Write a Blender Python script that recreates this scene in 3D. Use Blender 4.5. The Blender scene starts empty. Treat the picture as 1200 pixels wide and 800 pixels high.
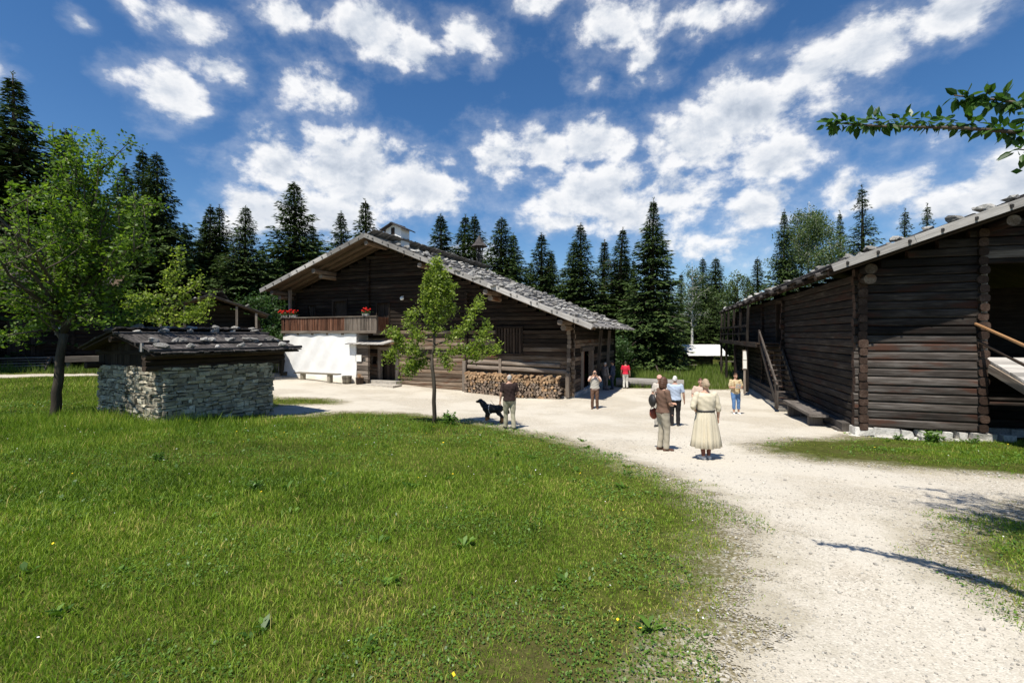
import bpy, bmesh, math, random
import numpy as np
from mathutils import Vector, Matrix

random.seed(7)
rng = np.random.default_rng(7)
sc = bpy.context.scene
COL = sc.collection
R = math.radians

# ------------------------------------------------------------------ camera
CZ, FPX, HX, HY = 3.4, 540.0, 600.0, 392.0      # eye height over the yard, focal length and horizon in photo pixels
cam = bpy.data.cameras.new('camera')
cam.sensor_width = 36.0
cam.lens = FPX / 1200 * 36
cam.shift_y = -8 / 1200
cam.clip_end = 2000
cam.clip_start = 0.05
cam_o = bpy.data.objects.new('camera', cam)
COL.objects.link(cam_o)
cam_o.location = (0, 0, CZ)
cam_o.rotation_euler = (R(90), 0, 0)
sc.camera = cam_o

# ------------------------------------------------------------------ light
SUN_EL = R(63.5)
SUN_H = Vector((-0.53, -0.85, 0)).normalized()
SUN_DIR = SUN_H * math.cos(SUN_EL) + Vector((0, 0, math.sin(SUN_EL)))
sun = bpy.data.lights.new('sun', 'SUN')
sun.energy = 5.0
sun.angle = R(0.53)
sun.color = (1.0, 0.95, 0.86)
sun_o = bpy.data.objects.new('sun', sun)
COL.objects.link(sun_o)
sun_o.rotation_euler = SUN_DIR.to_track_quat('Z', 'Y').to_euler()
sun_o.location = (-20, -30, 60)
SKY_STRENGTH = 0.10
EXPOSURE = 0.40
sc.view_settings.view_transform = 'Standard'
sc.view_settings.look = 'None'
sc.view_settings.exposure = EXPOSURE
sc.view_settings.gamma = 1
sc.view_settings.use_curve_mapping = False
sc.render.film_transparent = False
sc.cycles.max_bounces = 6
sc.cycles.transparent_max_bounces = 12
sc.cycles.use_denoising = True


class NT:
    """a short hand for node trees"""
    def __init__(s, tree):
        s.t = tree
        tree.nodes.clear()

    def n(s, typ, inp=None, **props):
        nd = s.t.nodes.new(typ)
        for k, v in props.items():
            setattr(nd, k, v)
        for k, v in (inp or {}).items():
            s.put(nd.inputs[k], v)
        return nd

    def put(s, sock, v):
        if isinstance(v, bpy.types.NodeSocket):
            s.t.links.new(v, sock)
        elif isinstance(v, bpy.types.Node):
            s.t.links.new(v.outputs[0], sock)
        else:
            if sock.type == 'RGBA' and len(v) == 3:
                v = (*v, 1)
            sock.default_value = v

    def math(s, op, a, b=None, c=None, clamp=False):
        nd = s.n('ShaderNodeMath', operation=op, use_clamp=clamp)
        for i, v in enumerate((a, b, c)):
            if v is not None:
                s.put(nd.inputs[i], v)
        return nd.outputs[0]

    def vmath(s, op, a, b=None, c=None):
        nd = s.n('ShaderNodeVectorMath', operation=op)
        for i, v in enumerate((a, b, c)):
            if v is not None:
                s.put(nd.inputs[i], v)
        return nd.outputs['Value'] if op in ('LENGTH', 'DOT_PRODUCT', 'DISTANCE') else nd.outputs[0]

    def noise(s, vec, scale, detail=4, rough=0.55, dist=0.0, col=False):
        nd = s.n('ShaderNodeTexNoise', {'Scale': scale, 'Detail': detail, 'Roughness': rough, 'Distortion': dist})
        if vec is not None:
            s.put(nd.inputs['Vector'], vec)
        return nd.outputs['Color' if col else 'Fac']

    def ramp(s, fac, stops, interp='LINEAR'):
        nd = s.n('ShaderNodeValToRGB')
        el = nd.color_ramp.elements
        nd.color_ramp.interpolation = interp
        while len(el) < len(stops):
            el.new(0.5)
        for e, (p, c) in zip(el, stops):
            e.position = p
            e.color = (*c, 1) if len(c) == 3 else c
        s.put(nd.inputs[0], fac)
        return nd.outputs[0]

    def mix(s, fac, a, b, blend='MIX'):
        nd = s.n('ShaderNodeMix', data_type='RGBA', blend_type=blend)
        s.put(nd.inputs[0], fac)
        s.put(nd.inputs[6], a)
        s.put(nd.inputs[7], b)
        return nd.outputs[2]

    def maprange(s, v, a, b, c=0.0, d=1.0, smooth=True):
        nd = s.n('ShaderNodeMapRange', interpolation_type='SMOOTHSTEP' if smooth else 'LINEAR')
        for i, x in enumerate((v, a, b, c, d)):
            s.put(nd.inputs[i], x)
        return nd.outputs[0]

    def attr(s, name, out='Vector'):
        return s.n('ShaderNodeAttribute', attribute_name=name, attribute_type='GEOMETRY').outputs[out]


# ------------------------------------------------------------------ sky with drifting cumulus
world = bpy.data.worlds.new('World')
sc.world = world
world.use_nodes = True
W = NT(world.node_tree)
sky = W.n('ShaderNodeTexSky', sky_type='NISHITA')
sky.sun_disc = False
sky.sun_elevation = SUN_EL
sky.sun_rotation = math.atan2(SUN_H.x, SUN_H.y) % (2 * math.pi)
sky.altitude = 600
sky.air_density = 1.0
sky.dust_density = 0.5
sky.ozone_density = 2.2
tc = W.n('ShaderNodeTexCoord').outputs['Generated']
sep = W.n('ShaderNodeSeparateXYZ', {0: tc})
az = W.math('ARCTAN2', sep.outputs[0], sep.outputs[1])
el_ = W.math('ARCSINE', sep.outputs[2])
ae = W.n('ShaderNodeCombineXYZ', {0: az, 1: el_, 2: 0.0}).outputs[0]


def dir_of(px, py):
    a = math.atan2(px - HX, FPX)
    return a, math.atan2((HY - py) * math.cos(a), FPX)


CLOUDS = [  # centre and radii as angles on the dome, noted through the photo's pixels
    (95, 28, 26, 16, .75), (165, 4, 45, 18, .85), (215, 28, 60, 32, .95), (150, 85, 48, 26, .75), (205, 108, 52, 45, .95), (255, 82, 55, 26, .9),
    (345, 92, 42, 42, .85), (385, 108, 48, 36, .85), (350, 20, 58, 34, .8), (440, 35, 70, 46, 1.), (480, 60, 55, 34, .95), (545, 45, 50, 36, .85),
    (620, 6, 40, 18, .8), (330, 195, 75, 45, 1.), (410, 205, 100, 52, 1.1), (490, 215, 80, 44, 1.05), (310, 245, 58, 30, 1.1), (380, 250, 80, 36, 1.0),
    (585, 190, 50, 52, .95), (640, 175, 55, 40, 1.1), (690, 168, 55, 34, 1.1), (650, 235, 45, 30, .9), (695, 225, 60, 40, 1.15), (740, 250, 60, 40, .9), (660, 260, 60, 26, .8),
    (725, 30, 60, 48, .9), (755, 75, 42, 48, .75), (820, 18, 70, 30, .85), (700, 92, 34, 20, .6),
    (1110, 18, 90, 44, 1.0), (1020, 55, 80, 48, 1.0), (950, 85, 62, 50, 1.0), (880, 130, 80, 55, 1.05), (820, 165, 75, 56, 1.0), (800, 230, 70, 50, .95),
    (900, 185, 90, 42, .85), (960, 125, 100, 40, .7), (890, 245, 100, 50, .8), (840, 285, 110, 40, .7), (985, 225, 60, 40, .75), (1050, 220, 65, 34, .8),
    (1120, 240, 80, 42, 1.0), (1195, 215, 70, 50, 1.05), (1240, 235, 80, 60, 1.), (1060, 175, 80, 26, .55), (545, 300, 60, 26, .8), (280, 270, 50, 22, .8),
    (-80, 60, 90, 40, .9), (1300, 60, 80, 40, .9),
]
field = None
for (cx, cy, rx, ry, w) in CLOUDS:
    a, e = dir_of(cx, cy)
    ra = abs(dir_of(cx + rx, cy)[0] - dir_of(cx - rx, cy)[0]) / 2
    re = abs(dir_of(cx, cy - ry)[1] - dir_of(cx, cy + ry)[1]) / 2
    v = W.vmath('MULTIPLY_ADD', ae, (1 / ra, 1 / re, 0), (-a / ra, -e / re, 0))
    d = W.math('MULTIPLY_ADD', W.vmath('LENGTH', v), -w * .62, w)
    field = d if field is None else W.math('SMOOTH_MAX', field, d, 0.12)
back = W.math('SUBTRACT', W.noise(tc, 2.3, 3), 0.52)                       # fewer clouds outside the view
side = W.maprange(W.math('ABSOLUTE', az), 0.95, 1.3)
field = W.math('ADD', W.math('MULTIPLY', W.math('MAXIMUM', field, -0.5), W.math('SUBTRACT', 1.0, side)), W.math('MULTIPLY', back, side))
warp = W.vmath('MULTIPLY', W.vmath('SUBTRACT', W.noise(tc, 4.0, 3, .5, 0, True), (.5, .5, .5)), (.06, .06, .06))
cv = W.vmath('ADD', W.vmath('MULTIPLY', tc, (1.0, 1.0, 1.45)), warp)


def puff(vec):
    n1 = W.noise(vec, 8.0, 3, 0.5, 0.0)
    n2 = W.noise(vec, 19.0, 9, 0.60, 0.0)
    return W.math('ADD', W.math('MULTIPLY', n1, 0.9), W.math('MULTIPLY', n2, 1.1))


p0 = puff(cv)
p1 = puff(W.vmath('ADD', cv, (-0.010, -0.006, 0.028)))
dens = W.math('ADD', W.math('MULTIPLY', field, 1.05), W.math('SUBTRACT', p0, 1.505))
alpha = W.math('MAXIMUM', W.maprange(dens, -0.11, 0.30), W.math('MULTIPLY', W.maprange(dens, -0.40, 0.2), 0.24))
lit = W.math('MULTIPLY_ADD', W.math('SUBTRACT', p0, p1), 1.9, 0.78, clamp=True)
thick = W.maprange(dens, 0.22, 0.75)
lit = W.math('SUBTRACT', lit, W.math('MULTIPLY', thick, 0.42), clamp=True)
ccol = W.ramp(lit, [(0.0, (3.5, 4.0, 4.8)), (0.5, (5.4, 5.75, 6.3)), (1.0, (7.7, 7.7, 7.75))])
hs = W.n('ShaderNodeHueSaturation', {'Hue': 0.503, 'Saturation': 1.28, 'Value': 0.93, 'Color': sky})
wcol = W.mix(W.math('MULTIPLY', alpha, 0.96), hs, ccol)
bg = W.n('ShaderNodeBackground', {'Color': wcol, 'Strength': SKY_STRENGTH})
wo = W.n('ShaderNodeOutputWorld')
W.put(wo.inputs[0], bg)


# ------------------------------------------------------------------ mesh helpers
def np_mesh(name, V, F, attrs=None, mats=(), midx=None, smooth=False):
    V = np.asarray(V, np.float32).reshape(-1, 3)
    F = np.asarray(F, np.int32)
    m, k = F.shape
    me = bpy.data.meshes.new(name)
    me.vertices.add(len(V))
    me.vertices.foreach_set('co', V.ravel())
    me.loops.add(m * k)
    me.loops.foreach_set('vertex_index', F.ravel())
    me.polygons.add(m)
    me.polygons.foreach_set('loop_start', np.arange(0, m * k, k, dtype=np.int32))
    for key, arr in (attrs or {}).items():
        arr = np.asarray(arr, np.float32)
        if arr.ndim == 2:
            a = me.attributes.new(key, 'FLOAT_VECTOR', 'POINT')
            a.data.foreach_set('vector', arr.ravel())
        else:
            a = me.attributes.new(key, 'FLOAT', 'POINT')
            a.data.foreach_set('value', arr)
    for mt in mats:
        me.materials.append(mt)
    if midx is not None:
        me.polygons.foreach_set('material_index', np.asarray(midx, np.int32))
    if smooth:
        me.polygons.foreach_set('use_smooth', np.ones(m, bool))
    me.update(calc_edges=True)
    me.validate()
    return me


def link(name, me, parent=None):
    o = bpy.data.objects.new(name, me)
    COL.objects.link(o)
    if parent is not None:
        o.parent = parent
    return o


def tag(o, label=None, cat=None, group=None, kind=None):
    if label: o['label'] = label
    if cat: o['category'] = cat
    if group: o['group'] = group
    if kind: o['kind'] = kind
    return o


def thing(name, label, cat, loc=(0, 0, 0), rz=0.0, group=None):
    o = bpy.data.objects.new(name, None)
    o.empty_display_size = 0.2
    COL.objects.link(o)
    o.location = loc
    o.rotation_euler = (0, 0, rz)
    return tag(o, label, cat, group)


def dup(root, loc=None, rz=None, scale=None, label=None, group=None):
    r = root.copy()
    COL.objects.link(r)
    if loc is not None: r.location = loc
    if rz is not None: r.rotation_euler = (0, 0, rz)
    if scale is not None: r.scale = scale
    if label: r['label'] = label
    if group: r['group'] = group
    for ch in list(root.children):
        c = ch.copy()
        COL.objects.link(c)
        c.parent = r
        for g in ch.children:
            d = g.copy()
            COL.objects.link(d)
            d.parent = c
    return r


def frame(axis):
    axis = Vector(axis).normalized()
    up = Vector((0, 0, 1)) if abs(axis.z) < 0.9 else Vector((1, 0, 0))
    b = axis.cross(up).normalized()
    return axis, b, b.cross(axis).normalized()


class MB:
    """collects shapes; build() links them as ONE mesh object"""
    def __init__(s):
        s.v, s.f, s.m, s.uv, s.r = [], [], [], [], []

    def _add(s, vs, fs, uvs, rnd, mi=0):
        o = len(s.v)
        s.v += [tuple(p) for p in vs]
        s.uv += [tuple(u) for u in uvs]
        s.r += [rnd] * len(vs)
        for f in fs:
            s.f.append([o + i for i in f])
            s.m.append(mi)

    def box(s, c, hx, hy, hz, mi=0, rnd=None, jit=0.0):
        """c centre; hx, hy, hz half-extent vectors"""
        c, hx, hy, hz = Vector(c), Vector(hx), Vector(hy), Vector(hz)
        vs, uvs = [], []
        seed = random.random() * 50
        L = (hx.length, hy.length, hz.length)
        ax = L.index(max(L))
        for i in (-1, 1):
            for j in (-1, 1):
                for k in (-1, 1):
                    p = c + hx * i + hy * j + hz * k
                    if jit:
                        p = p + Vector((random.uniform(-jit, jit), random.uniform(-jit, jit), random.uniform(-jit, jit)))
                    vs.append(p)
                    q = (i * L[0], j * L[1], k * L[2])
                    uvs.append((q[ax] + seed, q[(ax + 1) % 3], q[(ax + 2) % 3]))
        fs = [(0, 1, 3, 2), (4, 6, 7, 5), (0, 4, 5, 1), (2, 3, 7, 6), (0, 2, 6, 4), (1, 5, 7, 3)]
        s._add(vs, fs, uvs, random.random() if rnd is None else rnd, mi)

    def abox(s, x0, x1, y0, y1, z0, z1, mi=0, rnd=None, jit=0.0):
        s.box(((x0 + x1) / 2, (y0 + y1) / 2, (z0 + z1) / 2), ((x1 - x0) / 2, 0, 0), (0, (y1 - y0) / 2, 0), (0, 0, (z1 - z0) / 2), mi, rnd, jit)

    def beam(s, p0, p1, w, h, mi=0, rnd=None, jit=0.0):
        p0, p1 = Vector(p0), Vector(p1)
        a, b, c = frame(p1 - p0)
        s.box((p0 + p1) / 2, (p1 - p0) / 2, b * w / 2, c * h / 2, mi, rnd, jit)

    def log(s, p0, p1, rw, rh=None, sides=10, wob=0.012, mi=0, mend=None, sq=0.72, rnd=None, seg=1.1):
        """a hewn round log; rw across, rh up"""
        p0, p1 = Vector(p0), Vector(p1)
        rh = rh or rw
        a, b, c = frame(p1 - p0)
        L = (p1 - p0).length
        nr = max(2, int(L / seg) + 1)
        rnd = random.random() if rnd is None else rnd
        seed = random.random() * 60
        vs, uvs, fs = [], [], []
        ph = random.random() * 6
        for i in range(nr):
            t = i / (nr - 1)
            k = 1 + random.uniform(-.05, .05)
            ob, oc = wob * math.sin(t * L * 1.1 + ph) + random.uniform(-wob, wob) * .5, random.uniform(-wob, wob) * .5
            for j in range(sides):
                q = 2 * math.pi * (j + .5) / sides
                x, y = math.cos(q), math.sin(q)
                x = math.copysign(abs(x) ** sq, x)
                y = math.copysign(abs(y) ** sq, y)
                vs.append(p0 + a * (L * t) + b * (x * rw * k + ob) + c * (y * rh * k + oc))
                uvs.append((L * t + seed, x * rw, y * rh))
        for i in range(nr - 1):
            for j in range(sides):
                fs.append((i * sides + j, i * sides + (j + 1) % sides, (i + 1) * sides + (j + 1) % sides, (i + 1) * sides + j))
        o = len(s.v)
        s._add(vs, fs, uvs, rnd, mi)
        me = mi if mend is None else mend
        s.f.append([o + j for j in range(sides)][::-1]); s.m.append(me)
        s.f.append([o + (nr - 1) * sides + j for j in range(sides)]); s.m.append(me)

    def tube(s, pts, rad, sides=7, mi=0, rnd=None):
        pts = [Vector(p) for p in pts]
        rnd = random.random() if rnd is None else rnd
        vs, uvs, fs = [], [], []
        u = 0
        n = len(pts)
        for i, p in enumerate(pts):
            d = pts[min(i + 1, n - 1)] - pts[max(i - 1, 0)]
            a, b, c = frame(d) if d.length > 1e-6 else frame((0, 0, 1))
            if i: u += (p - pts[i - 1]).length
            for j in range(sides):
                q = 2 * math.pi * j / sides
                vs.append(p + (b * math.cos(q) + c * math.sin(q)) * rad[i])
                uvs.append((u, math.cos(q) * rad[i], math.sin(q) * rad[i]))
        for i in range(n - 1):
            for j in range(sides):
                fs.append((i * sides + j, i * sides + (j + 1) % sides, (i + 1) * sides + (j + 1) % sides, (i + 1) * sides + j))
        fs.append(tuple(range(sides))[::-1])
        fs.append(tuple((n - 1) * sides + j for j in range(sides)))
        s._add(vs, fs, uvs, rnd, mi)

    def ell(s, c, rx, ry, rz, seg=12, rings=8, mi=0, rnd=None, fn=None, rot=None):
        """an ellipsoid; fn(unit vector) -> scale or vector shapes it"""
        c = Vector(c)
        vs, uvs, fs = [], [], []
        for i in range(rings + 1):
            th = math.pi * i / rings
            for j in range(seg):
                ph = 2 * math.pi * j / seg
                d = Vector((math.sin(th) * math.cos(ph), math.sin(th) * math.sin(ph), math.cos(th)))
                k = fn(d) if fn else 1.0
                p = Vector((d.x * rx, d.y * ry, d.z * rz)) * k
                if rot is not None: p = rot @ p
                vs.append(c + p)
                uvs.append((p.x, p.y, p.z))
        for i in range(rings):
            for j in range(seg):
                fs.append((i * seg + j, (i + 1) * seg + j, (i + 1) * seg + (j + 1) % seg, i * seg + (j + 1) % seg))
        s._add(vs, fs, uvs, random.random() if rnd is None else rnd, mi)

    def poly(s, vs, fs, mi=0, rnd=None):
        s._add(vs, fs, [tuple(v) for v in vs], random.random() if rnd is None else rnd, mi)

    def mesh(s, name, mats, smooth=False):
        me = bpy.data.meshes.new(name)
        me.from_pydata(s.v, [], s.f)
        if not isinstance(mats, (list, tuple)): mats = [mats]
        for m in mats: me.materials.append(m)
        me.polygons.foreach_set('material_index', np.array(s.m, np.int32))
        a = me.attributes.new('luv', 'FLOAT_VECTOR', 'POINT')
        a.data.foreach_set('vector', np.array(s.uv, np.float32).ravel())
        a = me.attributes.new('rnd', 'FLOAT', 'POINT')
        a.data.foreach_set('value', np.array(s.r, np.float32))
        if smooth:
            me.polygons.foreach_set('use_smooth', np.ones(len(s.f), bool))
        me.update()
        return me

    def build(s, name, mats, parent=None, smooth=False):
        return link(name, s.mesh(name, mats, smooth), parent)


# ------------------------------------------------------------------ terrain
_TY = np.array([-60, -10, 0, 2.5, 5, 7.5, 10, 12, 14, 17, 20, 24, 30, 60, 120, 400.])
_TZ = np.array([-1.3, -1.6, -1.75, -1.93, -2.15, -2.4, -2.65, -2.82, -2.97, -3.16, -3.29, -3.38, -3.4, -3.4, -3.2, -1.0])
_yy = np.arange(-60, 401, .25)
_zz = np.interp(_yy, _TY, _TZ)
_k = np.ones(9) / 9
_zz = np.convolve(np.pad(_zz, 4, 'edge'), _k, 'valid')


def hgt(x, y):
    x = np.asarray(x, float); y = np.asarray(y, float)
    base = CZ + np.interp(y, _yy, _zz)
    s = np.clip((y - 3) / 9, 0, 1); s = s * s * (3 - 2 * s)
    rise = 0.04 * np.clip(-x, 0, 30) * s
    bump = 0.025 * np.sin(x * .9 + 1.3) * np.sin(y * .7 + .4) + 0.012 * np.sin(x * 2.3 + y * 1.7)
    rise = rise - 0.15 * np.exp(-((x - 12.2) ** 2 + (y - 13.2) ** 2) / 7.0)
    return base + rise + bump * np.clip((np.hypot(x, y) - 1) / 4, 0, 1)


def H(x, y): return float(hgt(x, y))


def ground_at(px, py):
    """where the sight line through a photo pixel meets the ground"""
    dx, dz = (px - HX) / FPX, (HY - py) / FPX
    lo, hi = 0.4, 200.0
    ys = np.linspace(lo, hi, 8000)
    f = CZ + dz * ys - hgt(dx * ys, ys)
    i = int(np.argmax(f < 0)) if (f < 0).any() else len(ys) - 1
    return Vector((dx * ys[i], ys[i], H(dx * ys[i], ys[i])))


def spot(px, Y):
    x = (px - HX) / FPX * Y
    return Vector((x, Y, H(x, Y)))


def zat(py, Y): return CZ + (HY - py) / FPX * Y


# ------------------------------------------------------------------ materials
def new_mat(name):
    m = bpy.data.materials.new(name)
    m.use_nodes = True
    return m, NT(m.node_tree)


def finish(T, color, rough=0.85, bump=None, bstr=0.4, bdist=0.02, spec=0.25, normal=None):
    b = T.n('ShaderNodeBsdfPrincipled', {'Base Color': color, 'Roughness': rough, 'Specular IOR Level': spec})
    if bump is not None:
        bn = T.n('ShaderNodeBump', {'Height': bump, 'Strength': bstr, 'Distance': bdist})
        T.put(b.inputs['Normal'], bn)
    o = T.n('ShaderNodeOutputMaterial')
    T.put(o.inputs[0], b)
    return b


def wood(name, stops, rough=0.85, streak=26.0, lo=0.55, hi=1.35, bstr=0.6, blot=None):
    m, T = new_mat(name)
    uv, rnd = T.attr('luv'), T.attr('rnd', 'Fac')
    off = T.n('ShaderNodeCombineXYZ', {0: T.math('MULTIPLY', rnd, 37.0), 1: 0.0, 2: T.math('MULTIPLY', rnd, 11.0)}).outputs[0]
    v = T.vmath('ADD', T.vmath('MULTIPLY', uv, (1.3, streak, streak)), off)
    n1 = T.noise(v, 1.0, 6, 0.65, 0.6)
    n2 = T.noise(T.vmath('ADD', T.vmath('MULTIPLY', uv, (.9, 3.5, 3.5)), off), 1.0, 4, 0.6)
    fac = T.math('ADD', T.math('MULTIPLY', n1, 0.6), T.math('MULTIPLY', n2, 0.4))
    c = T.ramp(T.maprange(fac, 0.3, 0.7, smooth=False), stops)
    if blot:
        c = T.mix(T.maprange(T.noise(T.vmath('MULTIPLY', uv, (.5, 2, 2)), 1.7, 4), .52, .68), c, blot)
    c = T.mix(1.0, c, T.ramp(rnd, [(0, (lo, lo, lo)), (1, (hi, hi, hi))]), 'MULTIPLY')
    finish(T, c, rough, n1, bstr, 0.012, 0.2)
    return m


M = {}
M['house_log'] = wood('house_log_wood', [(0, (.006, .004, .003)), (.45, (.020, .0135, .009)), (.75, (.042, .030, .021)), (1, (.10, .079, .06))], lo=.45, hi=1.5, blot=(.024, .011, .007))
M['house_low'] = wood('lit_tone_log_wood', [(0, (.06, .036, .022)), (.4, (.15, .105, .07)), (.7, (.25, .195, .145)), (1, (.38, .32, .26))], lo=.5, hi=1.4, blot=(.13, .06, .032))  # pale tone carries the sunlight on the lower front wall
M['house_grey'] = wood('house_grey_wood', [(0, (.07, .053, .042)), (.5, (.18, .145, .115)), (1, (.36, .315, .26))], lo=.5, hi=1.4)
M['dark_wood'] = wood('old_dark_wood', [(0, (.018, .012, .009)), (.5, (.05, .034, .024)), (1, (.10, .075, .055))])
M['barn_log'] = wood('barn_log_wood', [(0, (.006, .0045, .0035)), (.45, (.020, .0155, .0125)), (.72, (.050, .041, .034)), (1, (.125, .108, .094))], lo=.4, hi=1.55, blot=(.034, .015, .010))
M['barn_low'] = wood('greyed_lit_barn_wood', [(0, (.016, .012, .010)), (.4, (.055, .045, .038)), (.7, (.115, .10, .088)), (1, (.23, .21, .19))], lo=.55, hi=1.4, blot=(.075, .036, .024))  # weathered grey, raised to carry the sunlight on the lower gable
M['barn_end'] = wood('barn_log_end_wood', [(0, (.02, .012, .009)), (.5, (.055, .033, .023)), (1, (.12, .085, .066))])
M['soffit'] = wood('roof_underside_wood', [(0, (.06, .038, .022)), (.5, (.13, .09, .057)), (1, (.22, .165, .115))], lo=.5, hi=1.4)
M['board'] = wood('weathered_board_wood', [(0, (.17, .155, .14)), (.5, (.34, .32, .295)), (1, (.50, .475, .44))])
M['shingle'] = wood('roof_shingle_wood', [(0, (.075, .07, .066)), (.45, (.19, .178, .165)), (1, (.40, .38, .355))], lo=.55, hi=1.45)
M['shingle_dark'] = wood('old_roof_shingle_wood', [(0, (.018, .016, .015)), (.5, (.055, .049, .046)), (1, (.17, .152, .14))], lo=.55, hi=1.45)
M['pole'] = wood('peeled_pole_wood', [(0, (.26, .13, .06)), (.5, (.44, .24, .11)), (1, (.55, .34, .18))])
M['rail_red'] = wood('balcony_slat_wood', [(0, (.05, .02, .012)), (.5, (.14, .062, .036)), (1, (.27, .16, .11))], streak=14, lo=.35, hi=1.5)
M['bench'] = wood('bench_wood', [(0, (.10, .085, .06)), (.5, (.20, .175, .13)), (1, (.32, .285, .23))])
M['split'] = wood('split_firewood', [(0, (.17, .10, .055)), (.5, (.34, .22, .125)), (1, (.52, .38, .24))], streak=12, lo=.5, hi=1.35)
M['split_old'] = wood('old_split_firewood', [(0, (.10, .07, .05)), (.5, (.23, .17, .125)), (1, (.40, .33, .26))], streak=12, lo=.45, hi=1.3)
M['firebark'] = wood('firewood_bark', [(0, (.05, .035, .026)), (.5, (.12, .09, .065)), (1, (.2, .16, .12))], streak=10)
M['bark'] = wood('tree_bark', [(0, (.03, .024, .018)), (.5, (.085, .068, .05)), (1, (.19, .165, .13))], streak=9, bstr=1.0)
M['spruce_bark'] = wood('spruce_bark', [(0, (.045, .033, .026)), (.5, (.10, .078, .062)), (1, (.17, .14, .115))], streak=7, bstr=1.0)
M['birch_bark'] = wood('birch_bark', [(0, (.08, .075, .07)), (.35, (.5, .48, .45)), (1, (.72, .7, .66))], streak=4)
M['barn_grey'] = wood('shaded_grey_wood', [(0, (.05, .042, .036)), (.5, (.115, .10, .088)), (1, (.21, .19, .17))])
M['fence'] = wood('fence_wood', [(0, (.16, .14, .12)), (.5, (.3, .27, .24)), (1, (.42, .39, .35))])


def mat_plaster():
    m, T = new_mat('lime_plaster')
    p = T.n('ShaderNodeTexCoord').outputs['Object']
    n = T.noise(p, 2.2, 6, .6)
    f = T.noise(p, 28, 5, .6)
    z = T.n('ShaderNodeSeparateXYZ', {0: p}).outputs[2]
    c = T.ramp(n, [(.3, (.78, .765, .73)), (.7, (.86, .855, .835))])
    splash = T.math('MULTIPLY', T.maprange(T.math('ADD', z, T.math('MULTIPLY', n, .5)), 1.25, .65), .65)
    c = T.mix(splash, c, (.60, .52, .40))
    finish(T, c, .9, T.math('ADD', n, T.math('MULTIPLY', f, .3)), .5, .02, .1)
    return m


def mat_stone(name, stops, scale=3.0, lo=.6, hi=1.35, lichen=None):
    m, T = new_mat(name)
    p = T.n('ShaderNodeTexCoord').outputs['Object']
    rnd = T.attr('rnd', 'Fac')
    info = T.n('ShaderNodeObjectInfo').outputs['Random']
    off = T.n('ShaderNodeCombineXYZ', {0: T.math('MULTIPLY', rnd, 31.0), 1: T.math('MULTIPLY', info, 17.0), 2: 0.0}).outputs[0]
    v = T.vmath('ADD', p, off)
    n = T.noise(v, scale, 7, .65)
    g = T.noise(v, scale * 9, 5, .65)
    c = T.ramp(n, stops)
    k = T.math('FRACT', T.math('ADD', rnd, info))
    c = T.mix(1.0, c, T.ramp(k, [(0, (lo, lo * .98, lo * .96)), (1, (hi, hi, hi * .98))]), 'MULTIPLY')
    c = T.mix(T.math('MULTIPLY', T.maprange(g, .5, .62), .35), c, (.09, .085, .08))
    if lichen:
        c = T.mix(T.maprange(T.noise(v, scale * 2.3, 4), .58, .66), c, lichen)
    finish(T, c, .9, T.math('ADD', n, T.math('MULTIPLY', g, .5)), .7, .03, .2)
    return m


M['plaster'] = mat_plaster()
M['stone_wall'] = mat_stone('field_stone', [(.3, (.21, .185, .128)), (.5, (.39, .35, .262)), (.7, (.58, .53, .42))], 3.5, .5, 1.4, lichen=(.33, .31, .24))
M['mortar'] = mat_stone('lime_mortar', [(.3, (.24, .22, .18)), (.7, (.38, .355, .30))], 6)
M['plinth'] = mat_stone('limewashed_plinth', [(.3, (.45, .43, .39)), (.55, (.66, .64, .6)), (.75, (.8, .78, .74))], 2.2, .85, 1.1)
M['roof_stone'] = mat_stone('roof_weight_stone', [(.3, (.15, .145, .135)), (.5, (.29, .28, .265)), (.75, (.5, .485, .46))], 4.0, .55, 1.5, lichen=(.2, .19, .13))
M['pebble'] = mat_stone('pebble_stone', [(.3, (.38, .35, .30)), (.6, (.58, .55, .49)), (.8, (.72, .69, .63))], 20, .6, 1.25)
M['slab'] = mat_stone('door_slab_stone', [(.3, (.32, .29, .25)), (.6, (.5, .46, .4)), (.8, (.6, .56, .5))], 3, .9, 1.1)


def flat(name, c, rough=.8, spec=.25, nscale=None, amt=.25):
    m, T = new_mat(name)
    if nscale:
        p = T.n('ShaderNodeTexCoord').outputs['Object']
        n = T.noise(p, nscale, 5, .6)
        col = T.mix(n, [x * (1 - amt) for x in c], [min(1, x * (1 + amt)) for x in c])
        finish(T, col, rough, n, .35, .01, spec)
    else:
        finish(T, c, rough, spec=spec)
    return m


def leaf(name, stops, trans=.35, rough=.5, spec=.35, tcol=1.5, top=None):
    m, T = new_mat(name)
    rnd = T.attr('rnd', 'Fac')
    c = T.ramp(rnd, stops)
    pb = T.n('ShaderNodeBsdfPrincipled', {'Base Color': c, 'Roughness': rough, 'Specular IOR Level': spec})
    tl = T.n('ShaderNodeBsdfTranslucent', {'Color': T.mix(1.0, c, (tcol, tcol * 1.05, tcol * .55), 'MULTIPLY')})
    mx = T.n('ShaderNodeMixShader', {0: trans})
    T.put(mx.inputs[1], pb.outputs[0]); T.put(mx.inputs[2], tl.outputs[0])
    o = T.n('ShaderNodeOutputMaterial')
    T.put(o.inputs[0], mx)
    return m


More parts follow.
